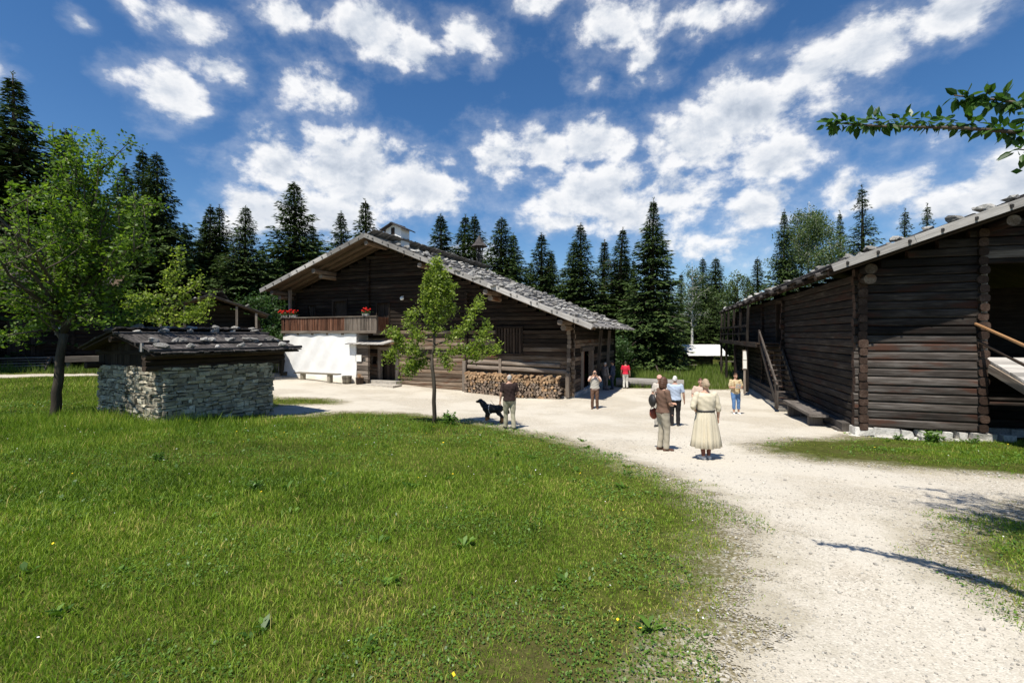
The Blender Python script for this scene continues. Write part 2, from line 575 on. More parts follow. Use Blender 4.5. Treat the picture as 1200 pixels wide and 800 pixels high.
M['apple_leaf'] = leaf('apple_leaf', [(0, (.04, .08, .009)), (.5, (.10, .18, .018)), (.85, (.18, .27, .034)), (1, (.28, .36, .07))], .45)
M['pear_leaf'] = leaf('pear_leaf', [(0, (.08, .13, .014)), (.5, (.19, .26, .036)), (.85, (.30, .37, .075)), (1, (.44, .49, .17))], .45)
M['cherry_leaf'] = leaf('cherry_leaf', [(0, (.022, .06, .011)), (.5, (.045, .105, .02)), (1, (.09, .17, .035))], .35, .4)
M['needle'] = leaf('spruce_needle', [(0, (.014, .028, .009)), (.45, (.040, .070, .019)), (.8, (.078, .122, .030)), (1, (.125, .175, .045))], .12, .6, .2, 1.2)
M['birch_leaf'] = leaf('birch_leaf', [(0, (.045, .075, .024)), (.5, (.085, .13, .045)), (1, (.16, .21, .085))], .35)
M['shrub_leaf'] = leaf('shrub_leaf', [(0, (.02, .05, .012)), (.5, (.045, .095, .024)), (1, (.085, .15, .04))], .3)
M['grass'] = leaf('grass_blade', [(0, (.034, .066, .007)), (.35, (.110, .19, .014)), (.7, (.208, .325, .026)), (.92, (.34, .43, .06)), (1, (.55, .46, .15))], .35, .55, .25, 1.25)
M['meadow'] = leaf('meadow_blade', [(0, (.07, .12, .018)), (.5, (.15, .22, .038)), (.85, (.23, .29, .07)), (1, (.27, .22, .17))], .35, .6, .2, 1.25)
M['weed'] = leaf('broad_weed_leaf', [(0, (.035, .085, .012)), (.5, (.085, .17, .022)), (1, (.16, .27, .045))], .3, .45)
M['yellow'] = flat('dandelion_yellow', (.85, .62, .03))
M['daisy'] = flat('daisy_white', (.85, .84, .8))


def dist_to_poly(P, poly):
    """signed distance, positive inside"""
    P = np.asarray(P, float); poly = np.asarray(poly, float)
    d = np.full(len(P), 1e9)
    ins = np.zeros(len(P), bool)
    n = len(poly)
    for i in range(n):
        a, b = poly[i], poly[(i + 1) % n]
        ab = b - a
        t = np.clip(((P - a) @ ab) / max(ab @ ab, 1e-9), 0, 1)
        d = np.minimum(d, np.hypot(*(P - a - t[:, None] * ab).T))
        c = ((a[1] > P[:, 1]) != (b[1] > P[:, 1])) & (P[:, 0] < (b[0] - a[0]) * (P[:, 1] - a[1]) / (b[1] - a[1] + 1e-12) + a[0])
        ins ^= c
    return np.where(ins, d, -d)


# ------------------------------------------------------------------ ground, gravel yard, grass
YARD_PX = [(862, 812), (872, 745), (880, 695), (880, 645), (864, 606), (822, 574), (760, 549), (700, 526), (640, 509), (590, 500), (540, 492), (480, 484),
           (420, 482), (365, 485), (318, 487), (300, 481), (330, 475), (392, 474), (405, 471), (385, 467), (320, 466), (285, 455), (285, 441), (318, 437),
           (400, 432), (520, 437), (640, 440), (735, 455), (790, 456), (850, 457), (872, 455),
           (884, 449), (930, 462), (990, 492), (1012, 508), (962, 514), (905, 516), (872, 521), (888, 530), (950, 541), (1060, 550), (1210, 560),
           (1420, 578), (1420, 590), (1212, 592), (1120, 606), (1080, 622), (1095, 650), (1145, 690), (1195, 722), (1300, 775), (1420, 820)]
YARD = [tuple(ground_at(*p)[:2]) for p in YARD_PX] + [(2.6, -6.0), (.2, -6.0), (1.0, 1.0)]
LANE_PX = [(-60, 440), (40, 438), (112, 438), (125, 440.5), (45, 441), (-60, 444)]
LANE = [tuple(ground_at(*p)[:2]) for p in LANE_PX]


def axis_grid(parts):
    out = []
    for a, b, st in parts:
        out.append(np.arange(a, b - 1e-6, st))
    return np.concatenate(out + [np.array([parts[-1][1]])])


GX = axis_grid([(-320, -60, 20), (-60, -30, 2), (-30, 20, .2), (20, 60, 2), (60, 320, 20)])
GY = axis_grid([(-60, -8, 4), (-8, 40, .2), (40, 80, 2), (80, 400, 20)])


def grid_sheet(name, mats, keep=None, dz=0.0, attrs=None):
    X, Y = np.meshgrid(GX, GY)
    Z = hgt(X, Y) + dz
    V = np.stack([X.ravel(), Y.ravel(), Z.ravel()], 1)
    ny, nx = X.shape
    i = np.arange(ny * nx).reshape(ny, nx)
    F = np.stack([i[:-1, :-1].ravel(), i[:-1, 1:].ravel(), i[1:, 1:].ravel(), i[1:, :-1].ravel()], 1)
    A = attrs(V) if attrs else {}
    if keep is not None:
        k = keep(V, A)[F].any(1)
        F = F[k]
        used = np.unique(F)
        re = -np.ones(len(V), int); re[used] = np.arange(len(used))
        F = re[F]; V = V[used]; A = {q: a[used] for q, a in A.items()}
    return link(name, np_mesh(name, V, F, A, mats, smooth=True))


def soil_mat():
    m, T = new_mat('lawn_soil')
    p = T.n('ShaderNodeTexCoord').outputs['Object']
    n = T.noise(p, .5, 5, .6)
    f = T.noise(p, 9, 6, .65)
    c = T.ramp(f, [(.3, (.03, .035, .008)), (.5, (.07, .08, .016)), (.7, (.12, .125, .032))])
    c = T.mix(T.math('MULTIPLY', T.maprange(n, .5, .66), .45), c, (.10, .075, .038))
    e = T.math('ADD', T.attr('edge', 'Fac'), T.math('MULTIPLY', T.math('SUBTRACT', T.noise(p, 1.7, 5, .65), .5), 1.3))
    v = T.n('ShaderNodeTexVoronoi', {'Vector': p, 'Scale': 46.0}, feature='F1')
    s = T.n('ShaderNodeSeparateColor', {0: v.outputs['Color']}).outputs[0]
    c = T.mix(T.maprange(e, -.75, .05), c, T.ramp(s, [(0, (.14, .12, .06)), (.45, (.27, .23, .145)), (.75, (.40, .355, .265)), (1, (.58, .54, .46))]))
    finish(T, c, .95, f, 1.0, .05, .05)
    return m


def gravel_mat():
    m, T = new_mat('limestone_gravel')
    p = T.n('ShaderNodeTexCoord').outputs['Object']
    e = T.attr('edge', 'Fac')
    v1 = T.n('ShaderNodeTexVoronoi', {'Vector': p, 'Scale': 85.0, 'Randomness': 1.0}, feature='F1')
    v2 = T.n('ShaderNodeTexVoronoi', {'Vector': p, 'Scale': 34.0, 'Randomness': 1.0}, feature='F1')
    big = T.noise(p, .33, 5, .6)
    mid = T.noise(p, 2.4, 5, .65)
    s1 = T.n('ShaderNodeSeparateColor', {0: v1.outputs['Color']}).outputs[0]
    s2 = T.n('ShaderNodeSeparateColor', {0: v2.outputs['Color']}).outputs[1]
    c = T.ramp(s1, [(0, (.27, .235, .18)), (.2, (.42, .375, .30)), (.55, (.51, .46, .375)), (.85, (.58, .53, .445)), (1, (.70, .66, .58))])
    c = T.mix(T.math('MULTIPLY', T.maprange(s2, .84, .94), .6), c, (.26, .225, .175))
    c = T.mix(T.math('MULTIPLY', T.maprange(v1.outputs['Distance'], .5, .85), .4), c, (.24, .205, .155))
    c = T.mix(T.math('MULTIPLY', T.maprange(mid, .42, .68), .34), c, (.46, .395, .295))
    c = T.mix(T.math('MULTIPLY', T.maprange(big, .42, .58), .55), c, (.60, .555, .47))
    # damp, mossy and dusty rims where the gravel thins out
    rim = T.maprange(T.math('ADD', e, T.math('MULTIPLY', T.math('SUBTRACT', mid, .5), 1.6)), .62, -.05)
    c = T.mix(T.math('MULTIPLY', rim, .5), c, (.26, .22, .135))
    hgt_ = T.math('ADD', T.math('MULTIPLY', v1.outputs['Distance'], -1.0), T.math('MULTIPLY', T.noise(p, 30, 4), .5))
    bn = T.n('ShaderNodeBump', {'Height': hgt_, 'Strength': .55, 'Distance': .010})
    b = T.n('ShaderNodeBsdfPrincipled', {'Base Color': c, 'Roughness': .93, 'Specular IOR Level': .12, 'Normal': bn})
    tr = T.n('ShaderNodeBsdfTransparent')
    k = T.math('ADD', e, T.math('ADD', T.math('ADD', T.math('MULTIPLY', T.math('SUBTRACT', T.noise(p, 2.6, 4, .6), .5), 1.1), T.math('MULTIPLY', T.math('SUBTRACT', T.noise(p, 13, 5, .7), .5), .75)), T.math('MULTIPLY', T.math('SUBTRACT', s1, .5), .3)))
    mx = T.n('ShaderNodeMixShader', {0: T.maprange(k, -.03, .03)})
    T.put(mx.inputs[1], tr.outputs[0]); T.put(mx.inputs[2], b.outputs[0])
    o = T.n('ShaderNodeOutputMaterial')
    T.put(o.inputs[0], mx)
    return m


ground = grid_sheet('ground', [soil_mat()], attrs=lambda V: {'edge': np.where((np.abs(V[:, 0]) < 40) & (V[:, 1] < 45), dist_to_poly(V[:, :2], YARD), -9)})
tag(ground, 'grassy earth under lawn, yard and wood', None, kind='structure')
GRAVEL = gravel_mat()
yard = grid_sheet('gravel_path', [GRAVEL], lambda V, A: A['edge'] > -.55, .008,
                  lambda V: {'edge': np.where((np.abs(V[:, 0]) < 60) & (V[:, 1] < 60), dist_to_poly(V[:, :2], YARD), -9)})
tag(yard, 'pale gravel path widening into the yard', None, kind='structure')
lane = grid_sheet('footpath', [GRAVEL], lambda V, A: A['edge'] > -.3, .008,
                  lambda V: {'edge': np.where((V[:, 0] < -10) & (V[:, 0] > -60) & (V[:, 1] < 60), dist_to_poly(V[:, :2], LANE), -9)})
tag(lane, 'narrow pale footpath at the left edge of the lawn', None, kind='structure')

# building frames are needed to keep the grass out of them
HOUSE_O, HOUSE_RZ = Vector((3.09, 24.5, 0.0)), math.atan2(-.384, .923)
BARN_O, BARN_RZ = Vector((10.6, 14.0, 0.30)), math.atan2(-.308, .951)
HUT_O, HUT_RZ = Vector((-9.95, 13.1, 0.95)), math.atan2(.894, .447)


def to_local(P, o, rz):
    d = np.asarray(P)[:, :2] - np.array([o[0], o[1]])
    c, s = math.cos(rz), math.sin(rz)
    return np.stack([d[:, 0] * c + d[:, 1] * s, -d[:, 0] * s + d[:, 1] * c], 1)


def inside_building(P):
    h, b, u = to_local(P, HOUSE_O, HOUSE_RZ), to_local(P, BARN_O, BARN_RZ), to_local(P, HUT_O, HUT_RZ)
    return (((h[:, 0] > -20) & (h[:, 0] < .1) & (h[:, 1] > -.05) & (h[:, 1] < 12.6)) |
            ((b[:, 0] > -.1) & (b[:, 0] < 12) & (b[:, 1] > -.05) & (b[:, 1] < 24)) |
            ((u[:, 0] > -.0) & (u[:, 0] < 3.6) & (u[:, 1] > -.0) & (u[:, 1] < 3.5)))


def vnoise(P, sc, seed=0):
    """cheap smooth value noise in numpy, 0..1"""
    g = np.random.default_rng(seed).random((64, 64))
    q = np.asarray(P)[:, :2] * sc + 1000
    i = np.floor(q).astype(int); f = q - i; f = f * f * (3 - 2 * f)
    a = g[i[:, 0] % 64, i[:, 1] % 64]; b = g[(i[:, 0] + 1) % 64, i[:, 1] % 64]
    c = g[i[:, 0] % 64, (i[:, 1] + 1) % 64]; d = g[(i[:, 0] + 1) % 64, (i[:, 1] + 1) % 64]
    return (a * (1 - f[:, 0]) + b * f[:, 0]) * (1 - f[:, 1]) + (c * (1 - f[:, 0]) + d * f[:, 0]) * f[:, 1]


def scatter(y0, y1, dens, lim=1.25, xmin=-60, xmax=40):
    """points on the ground between two depths, inside the view with a margin"""
    pts = []
    for a in np.arange(y0, y1, .5):
        b = min(a + .5, y1)
        xl, xr = max(xmin, -b * lim - 1.2), min(xmax, b * lim + 1.2)
        n = rng.poisson(dens * (b - a) * (xr - xl))
        pts.append(np.stack([rng.uniform(xl, xr, n), rng.uniform(a, b, n)], 1))
    return np.concatenate(pts)


def blades(P, h, w, rnd, tri=False, lean=.45):
    n = len(P)
    z = hgt(P[:, 0], P[:, 1])
    th = rng.uniform(0, 2 * np.pi, n)
    side = np.stack([np.cos(th), np.sin(th), np.zeros(n)], 1)
    la = rng.uniform(0, 2 * np.pi, n)
    l = rng.uniform(.05, lean, n) * h
    ld = np.stack([np.cos(la) * l, np.sin(la) * l, np.zeros(n)], 1)
    B = np.stack([P[:, 0], P[:, 1], z - .008], 1)
    up = np.zeros((n, 3)); up[:, 2] = h
    W2 = side * (w / 2)[:, None]
    if tri:
        V = np.stack([B - W2, B + W2, B + up + ld], 1).reshape(-1, 3)
        F = np.arange(3 * n).reshape(n, 3)
        return V, F, np.repeat(rnd, 3)
    m = B + up * .62 + ld * .4
    t = B + up * .94 + ld * 1.25
    V = np.stack([B - W2, B + W2, m + W2 * .75, m - W2 * .75, t], 1).reshape(-1, 3)
    o = np.arange(n)[:, None] * 5
    F = np.stack([o + [0, 1, 2], o + [0, 2, 3], o + [3, 2, 4]], 1).reshape(-1, 3)
    return V, F, np.repeat(rnd, 5)


def discs(P, zoff, r, tilt, rnd):
    """small four-sided leaves lying more or less flat"""
    n = len(P)
    z = hgt(P[:, 0], P[:, 1]) + zoff
    th = rng.uniform(0, 2 * np.pi, n)
    a = np.stack([np.cos(th), np.sin(th), rng.normal(0, tilt, n)], 1)
    b = np.stack([-np.sin(th), np.cos(th), rng.normal(0, tilt, n)], 1)
    C = np.stack([P[:, 0], P[:, 1], z], 1)
    r = r[:, None]
    V = np.stack([C - a * r, C + b * r * .7, C + a * r, C - b * r * .7], 1).reshape(-1, 3)
    return V, np.arange(4 * n).reshape(n, 4), np.repeat(rnd, 4)


def merge(parts):
    vo, V, F, A = 0, [], [], []
    for v, f, a in parts:
        V.append(v); F.append(f + vo); A.append(a); vo += len(v)
    return np.concatenate(V), np.concatenate(F), np.concatenate(A)


def lawn_points(P):
    d = -np.maximum(dist_to_poly(P, YARD), dist_to_poly(P, LANE))
    edge = d + .22 + (vnoise(P, 2.2, 3) - .5) * .9 + (vnoise(P, 7, 4) - .5) * .6
    right = (P[:, 0] > P[:, 1] * .45) & (P[:, 1] < 15)
    thin = np.clip(edge / np.where(right, .9, .45), 0, 1)
    thin = np.where(right & (P[:, 1] > 9), thin * np.clip((vnoise(P, 1.1, 9) + (P[:, 0] - 9.0) * .10 - .22) * 2.0, .04, 1), thin)
    thin = np.where(right & (P[:, 1] < 9), thin * np.clip((vnoise(P, 1.6, 8) - .18) * 2.2, .1, 1), thin)
    keep = (rng.random(len(P)) < thin) & (d > -.35) & ~inside_building(P)
    return P[keep], d[keep]


tri_parts, quad_parts = [], []
for (y0, y1, dens, wd, ht, tri) in [(1.3, 3.2, 7500, .0056, .045, False), (3.2, 5, 5600, .0066, .048, False), (5, 8, 2900, .0085, .053, False), (8, 13, 1300, .0120, .062, True), (13, 20, 420, .017, .085, True), (20, 27, 220, .026, .10, True)]:
    P = scatter(y0, y1, dens)
    P, d = lawn_points(P)
    tall = np.clip((vnoise(P, .55, 11) - .35) * 2.0, 0, 1)
    near_hut = np.exp(-np.hypot(P[:, 0] + 10.3, P[:, 1] - 13.5) ** 2 / 12) + .9 * np.exp(-np.hypot(P[:, 0] + 12.3, P[:, 1] - 12.6) ** 2 / 1.5) + .9 * np.exp(-np.hypot(P[:, 0] + 2.4, P[:, 1] - 14.2) ** 2 / .5)
    worn = np.clip(d / 2.2, .5, 1)
    h = ht * rng.gamma(6, 1 / 6, len(P)) * (.82 + .45 * tall + 1.5 * near_hut) * worn
    hue = vnoise(P, .8, 21) * .38 + vnoise(P, 3.1, 22) * .25 + rng.random(len(P)) * .66 - .12
    hue = hue + np.where(rng.random(len(P)) < .06, .5, 0) + np.clip(1 - d / 1.2, 0, 1) * .15
    tri_parts.append(blades(P, h, wd * rng.uniform(.6, 1.4, len(P)), np.clip(hue, 0, 1), tri, .75))
V, F, A = merge(tri_parts)
lawn = link('lawn_grass', np_mesh('lawn_grass', V, F, {'rnd': A}, [M['grass']]))
tag(lawn, 'green mown grass with long blades round the tree trunks', None, kind='stuff')

for (y0, y1, dens, r, zo) in [(1.3, 3.5, 1500, .0095, .03), (3.5, 6, 800, .012, .034), (6, 10, 300, .017, .045), (10, 17, 90, .028, .06)]:
    P, d = lawn_points(scatter(y0, y1, dens))
    cl = vnoise(P, 1.5, 31) * .6 + vnoise(P, .5, 32) * .5
    k = cl > .50
    P, d = P[k], d[k]
    quad_parts.append(discs(P, rng.uniform(.2, 1, len(P)) * zo, r * rng.uniform(.6, 1.4, len(P)), .35, np.clip(rng.normal(.5, .25, len(P)), 0, 1)))
# broad-leaved weed rosettes
C, d = lawn_points(scatter(1.5, 15, 1.5))
C = C[rng.random(len(C)) < np.clip(vnoise(C, .7, 41) * 1.6 - .3, 0, 1)]
WV, WF, WA = [], [], []
for c in C:
    nl = rng.integers(7, 15)
    sz = rng.uniform(.05, .13)
    for _ in range(nl):
        th = rng.uniform(0, 2 * np.pi); l = sz * rng.uniform(.6, 1.2); w = l * .2
        o = c + rng.normal(0, .03, 2)
        z0 = H(*o)
        u, s = np.array([math.cos(th), math.sin(th)]), np.array([-math.sin(th), math.cos(th)])
        up = rng.uniform(.3, 1.0)
        WV += [(*o, z0), (*(o + u * l * .55 + s * w), z0 + l * up * .7), (*(o + u * l), z0 + l * up * .8), (*(o + u * l * .55 - s * w), z0 + l * up * .7)]
        WF.append([len(WV) - 4 + q for q in range(4)])
        WA += [rng.random()] * 4
quad_parts.append((np.array(WV), np.array(WF), np.array(WA)))
V, F, A = merge(quad_parts)
tag(link('clover_leaves', np_mesh('clover_leaves', V, F, {'rnd': A}, [M['weed']])), 'clover and broad weeds growing through the lawn', None, kind='stuff')

# dandelions and daisies dotted in the lawn
for nm, mt, dn, r, lab in [('dandelion_flowers', 'yellow', .5, .016, 'yellow dandelion heads dotted through the lawn'), ('daisy_flowers', 'daisy', .9, .009, 'tiny white daisy heads dotted through the lawn')]:
    P, d = lawn_points(scatter(2.2, 17, dn))
    P = P[rng.random(len(P)) < np.clip(vnoise(P, .4, 51) * 1.8 - .2, 0, 1)]
    q = [discs(P, rng.uniform(.06, .13, len(P)), r * rng.uniform(.7, 1.2, len(P)) * np.clip(P[:, 1] / 6, .8, 1.5), .3, rng.random(len(P)))]
    q.append(discs(P, q[0][0].reshape(-1, 4, 3)[:, :, 2].mean(1) - hgt(P[:, 0], P[:, 1]) + .002, r * np.ones(len(P)), .3, rng.random(len(P))))
    V, F, A = merge(q)
    tag(link(nm, np_mesh(nm, V, F, {'rnd': A}, [M[mt]])), lab, None, kind='stuff')

# loose pebbles on and beside the gravel
ico = bmesh.new()
bmesh.ops.create_icosphere(ico, subdivisions=1, radius=1)
IV = np.array([v.co[:] for v in ico.verts]); IF = np.array([[v.index for v in f.verts] for f in ico.faces])
ico.free()
pp = []
for (y0, y1, dens, r) in [(1.6, 4, 900, .0048), (4, 7, 330, .0066), (7, 13, 60, .011)]:
    P = scatter(y0, y1, dens)
    d = dist_to_poly(P, YARD)
    k = (d > -.25) & (rng.random(len(P)) < np.clip(.55 + .6 * np.exp(-(d / .55) ** 2), 0, 1) * np.clip(1 + d * 3, 0, 1))
    P = P[k]
    n = len(P)
    rr = r * rng.gamma(4, .25, n)
    S = IV[None] * (rr[:, None, None] * rng.uniform(.6, 1.3, (n, 1, 3))) * (1 + rng.normal(0, .13, (n, len(IV), 1)))
    a = rng.uniform(0, 2 * np.pi, n)[:, None]
    S = np.stack([S[..., 0] * np.cos(a) - S[..., 1] * np.sin(a), S[..., 0] * np.sin(a) + S[..., 1] * np.cos(a), S[..., 2] * .7], -1)
    S += np.stack([P[:, 0], P[:, 1], hgt(P[:, 0], P[:, 1]) + .009 + rr * .2], 1)[:, None]
    F = (np.arange(n)[:, None, None] * len(IV) + IF[None]).reshape(-1, 3)
    pp.append((S.reshape(-1, 3), F, np.repeat(rng.random(n), len(IV))))
V, F, A = merge(pp)
tag(link('gravel_pebbles', np_mesh('gravel_pebbles', V, F, {'rnd': A}, [M['pebble']], smooth=True)), 'loose pale pebbles scattered over the gravel path', None, kind='stuff')

# the long meadow beyond the yard
parts = []
for (y0, y1, dens, wd, ht) in [(27, 36, 110, .035, .34), (36, 52, 55, .055, .42)]:
    P = scatter(y0, y1, dens, 1.1, -40, 26)
    d = np.maximum(dist_to_poly(P, YARD), dist_to_poly(P, LANE))
    P = P[(d < -.2) & ~inside_building(P)]
    P = P[(P[:, 0] > 4) | (P[:, 0] < -14)]
    parts.append(blades(P, ht * rng.gamma(8, 1 / 8, len(P)) * (.6 + .8 * vnoise(P, .4, 61)), wd * rng.uniform(.6, 1.4, len(P)), np.clip(rng.normal(.5, .22, len(P)) + vnoise(P, .3, 62) * .3 - .15, 0, 1), True, .5))
V, F, A = merge(parts)
tag(link('meadow_grass', np_mesh('meadow_grass', V, F, {'rnd': A}, [M['meadow']])), 'tall light green meadow grass beyond the gravel yard', None, kind='stuff')


# ------------------------------------------------------------------ building helpers
def cut(a, b, holes):
    """what is left of [a, b] once the holes are taken out"""
    segs = [(a, b)]
    for h0, h1 in holes:
        out = []
        for s0, s1 in segs:
            if h1 <= s0 or h0 >= s1: out.append((s0, s1)); continue
            if h0 > s0: out.append((s0, h0))
            if h1 < s1: out.append((h1, s1))
        segs = out
    return segs


def log_wall(mb, along, fixed, a, b, z0, ztop, course=.26, thick=.11, holes=(), ext=(0, 0), top=None, mi=0, mend=0, sq=.42, gap=.965, stagger=0.0, bounds=None, rough=.006):
    """courses of hewn logs; along 'x' at y=fixed or along 'y' at x=fixed; top(u) bounds the height; holes = (u0, u1, z0, z1)"""
    z, i = z0 + course / 2 + stagger, 0
    while z < ztop + .01:
        hh = course / 2 * random.uniform(gap - .02, gap + .05)
        lo, hi = a, b
        if top:
            us = np.linspace(a, b, 200)
            ok = np.array([top(u) > z + course * .2 for u in us])
            if not ok.any(): break
            lo, hi = us[ok][0], us[ok][-1]
        if bounds: lo, hi = max(lo, bounds[0]), min(hi, bounds[1])
        for s0, s1 in cut(lo, hi, [(h[0], h[1]) for h in holes if h[2] < z < h[3]]):
            if s1 - s0 < .06: continue
            e0 = ext[0] * random.uniform(.8, 1.15) if abs(s0 - a) < 1e-6 else 0
            e1 = ext[1] * random.uniform(.8, 1.15) if abs(s1 - b) < 1e-6 else 0
            dv = random.uniform(-.012, .012)
            if along == 'x': p, q = (s0 - e0, fixed + dv, z), (s1 + e1, fixed + dv, z)
            else: p, q = (fixed + dv, s0 - e0, z), (fixed + dv, s1 + e1, z)
            mb.log(p, q, thick * random.uniform(.92, 1.08), hh, 10, rough, mi(z) if callable(mi) else mi, mend, sq)
        z += course
        i += 1


def log_ends(mb, x, y0, y1, z0, z1, course=.26, r=.105, mi=0, mend=0):
    """the notched ends of a partition wall's logs showing at the outer wall"""
    z = z0 + course
    while z < z1:
        mb.log((x + random.uniform(-.015, .015), y0 * random.uniform(.8, 1.1), z), (x, y1, z), r * random.uniform(.9, 1.1), course * .46, 10, .004, mi, mend, .7)
        z += course


def roof_slope(mb, xr, zr, xe, slope, y0, y1, mi=0, row=.42, length=.72, wmin=.11, wmax=.2, wob=.012, skirt=.0):
    """overlapping split boards from the eave up to the ridge; the ridge runs along y"""
    sgn = 1 if xe > xr else -1
    d = Vector((sgn, 0, -slope)).normalized()
    n = Vector((sgn * slope, 0, 1)).normalized()
    L = abs(xe - xr) * math.hypot(1, slope)
    nrow = int(L / row) + 1
    for r in range(nrow):
        s = L - r * row + random.uniform(-.03, .03)
        y = y0
        while y < y1:
            w = min(random.uniform(wmin, wmax), y1 - y)
            ss = s + random.uniform(-.05, .05)
            t = random.uniform(.012, .022)
            a = (d + n * -.035).normalized()
            c = Vector((xr, y + w / 2, zr)) + d * (ss - length / 2) + n * (.03 + random.uniform(0, wob) + (nrow - r) * .0)
            mb.box(c, a * -length / 2, (0, w / 2 - .004, 0), n * t, mi, jit=.006)
            y += w


def deck(mb, xr, zr, xe, slope, y0, y1, t=.05, mi=0, w=.24):
    """the boards under the shingles, seen from below"""
    sgn = 1 if xe > xr else -1
    d = Vector((sgn, 0, -slope))
    L = abs(xe - xr)
    n = Vector((sgn * slope, 0, 1)).normalized()
    k = int((y1 - y0) / w)
    for i in range(k):
        a, b = y0 + (y1 - y0) * i / k, y0 + (y1 - y0) * (i + 1) / k
        c = Vector((xr, (a + b) / 2, zr)) + d * L / 2 - n * (t / 2 + .012)
        mb.box(c, d * L / 2, (0, (b - a) / 2 - .003, 0), n * t / 2, mi)


STONES = []
for k in range(7):
    bm = bmesh.new()
    bmesh.ops.create_icosphere(bm, subdivisions=2, radius=1)
    r_ = random.Random(k + 3)
    lobes = [(Vector((r_.gauss(0, 1), r_.gauss(0, 1), r_.gauss(0, 1))).normalized(), r_.uniform(.55, .95)) for _ in range(11)]
    for v in bm.verts:
        p = v.co.normalized()
        m_ = min([1.0] + [h / max(p.dot(a), 1e-3) for a, h in lobes if p.dot(a) > h])      # a pebble worn to facets
        v.co = p * (.45 * m_ + .55 * m_ * m_) * (1 + .05 * r_.uniform(-1, 1))
        v.co.z *= .72
    me = bpy.data.meshes.new('roof_stone')
    bm.to_mesh(me); bm.free()
    a = me.attributes.new('rnd', 'FLOAT', 'POINT')
    me.materials.append(M['roof_stone'])
    STONES.append(me)


def stone(loc, size, label, group, name='roof_stone', flat_=1.0):
    o = link(name, random.choice(STONES))
    o.location = loc
    o.rotation_euler = (random.uniform(-.2, .2), random.uniform(-.2, .2), random.uniform(0, 6.3))
    o.scale = (size * random.uniform(.8, 1.3), size * random.uniform(.7, 1.1), size * random.uniform(.6, 1.0) * flat_)
    return tag(o, label, 'stone', group)


def world_of(o, rz, p):
    c, s = math.cos(rz), math.sin(rz)
    return Vector((o[0] + p[0] * c - p[1] * s, o[1] + p[0] * s + p[1] * c, o[2] + p[2]))


# ------------------------------------------------------------------ the farmhouse
XR, ZR, XE, XW, SR, SL = -11.95, 9.25, 1.50, -20.5, .405, .345
OV, BACK = -2.0, 13.7


def h_roof(x): return ZR - (x - XR) * SR if x > XR else ZR - (XR - x) * SL


house = thing('farmhouse', 'large old log farmhouse with whitewashed wall, balcony and stone-weighted shingle roof', 'house', HOUSE_O, HOUSE_RZ)
mb = MB()
x_white = -13.3
holes = [(-12.3, -11.05, .2, 2.35), (-4.2, -2.75, 2.35, 3.75), (-10.2, -9.7, 1.5, 1.9), (-13.05, -12.6, 1.55, 2.0), (-3.9, -3.5, 1.35, 1.5)]
up_holes = [(-16.2, -15.1, 3.7, 5.6), (-18.4, -17.8, 4.6, 5.4), (-12.6, -11.7, 3.7, 5.4)]
ceil = lambda x: h_roof(x) - .34
low = lambda z: 2 if random.random() < (.95 if z < 2.0 else .35) else 0  # lower courses mostly in the pale tone, sunlight put into the colour
log_wall(mb, 'x', 0, x_white, 0, .12, 3.7, .236, .105, holes, (0, .26), ceil, mi=low, mend=1)
log_wall(mb, 'x', .06, -19.6, 0, 3.72, 9.2, .236, .10, up_holes, (.1, .24), ceil, mi=0, mend=1)  # upper courses all dark: shade under the overhang put into the colour
log_wall(mb, 'y', 0, 0, 12.4, .25, 3.95, .24, .105, [(2.2, 4.6, 0, 2.45)], (.28, .25), mi=lambda z: random.choice((0, 2)), mend=1, stagger=.0)
log_wall(mb, 'y', -19.6, 0, 12.4, 3.72, 6.1, .3, .12, (), (.2, .2))
log_wall(mb, 'x', 12.4, -19.6, 0, .3, 9.0, .3, .12, (), (.2, .2), lambda x: h_roof(x) - .3)
log_ends(mb, -6.15, -.24, .1, .1, 5.9, .236, .10, 0, 0)
log_ends(mb, -13.25, -.2, .1, 3.6, 8.2, .236, .10, 0, 0)
mb.build('log_wall', [M['house_log'], M['house_grey'], M['house_low']], house)
# dark inside
mb = MB()
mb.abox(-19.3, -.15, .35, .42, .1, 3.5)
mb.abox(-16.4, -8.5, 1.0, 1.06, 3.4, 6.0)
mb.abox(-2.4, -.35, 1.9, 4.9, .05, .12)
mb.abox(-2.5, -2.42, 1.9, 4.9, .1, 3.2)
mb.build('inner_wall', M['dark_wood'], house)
# whitewashed masonry: a slightly uneven slab, battered at the foot
nx, nz = 40, 22
V = []
for iz in range(nz + 1):
    for ix in range(nx + 1):
        x = -19.5 + (19.5 + x_white) * ix / nx
        z = .15 + (3.52 - .15) * iz / nz
        b = .02 * math.sin(x * 2.1 + z) + .015 * math.sin(x * 5.3 - z * 3.7) + .1 * max(0, 1.3 - z) ** 2
        V.append((x - (.06 * (3.5 - z) if ix == 0 else 0), -1.16 - b, z))
o_ = len(V)
for iz in range(nz + 1):
    for ix in range(nx + 1):
        x, y, z = V[iz * (nx + 1) + ix]
        V.append((x, .33, z))
F = []
for iz in range(nz):
    for ix in range(nx):
        a = iz * (nx + 1) + ix
        F.append((a, a + 1, a + nx + 2, a + nx + 1))
for iz in range(nz):
    for a in (iz * (nx + 1), iz * (nx + 1) + nx):
        F.append((a, a + nx + 1, o_ + a + nx + 1, o_ + a))
for ix in range(nx):
    a = nz * (nx + 1) + ix
    F.append((a, a + 1, o_ + a + 1, o_ + a))
link('plaster_wall', np_mesh('plaster_wall', V, F, {}, [M['plaster']], smooth=True), house)
mb = MB()
mb.abox(-19.5, -19.2, .34, 12.4, -.1, 3.5)
mb.build('side_wall', M['plaster'], house)
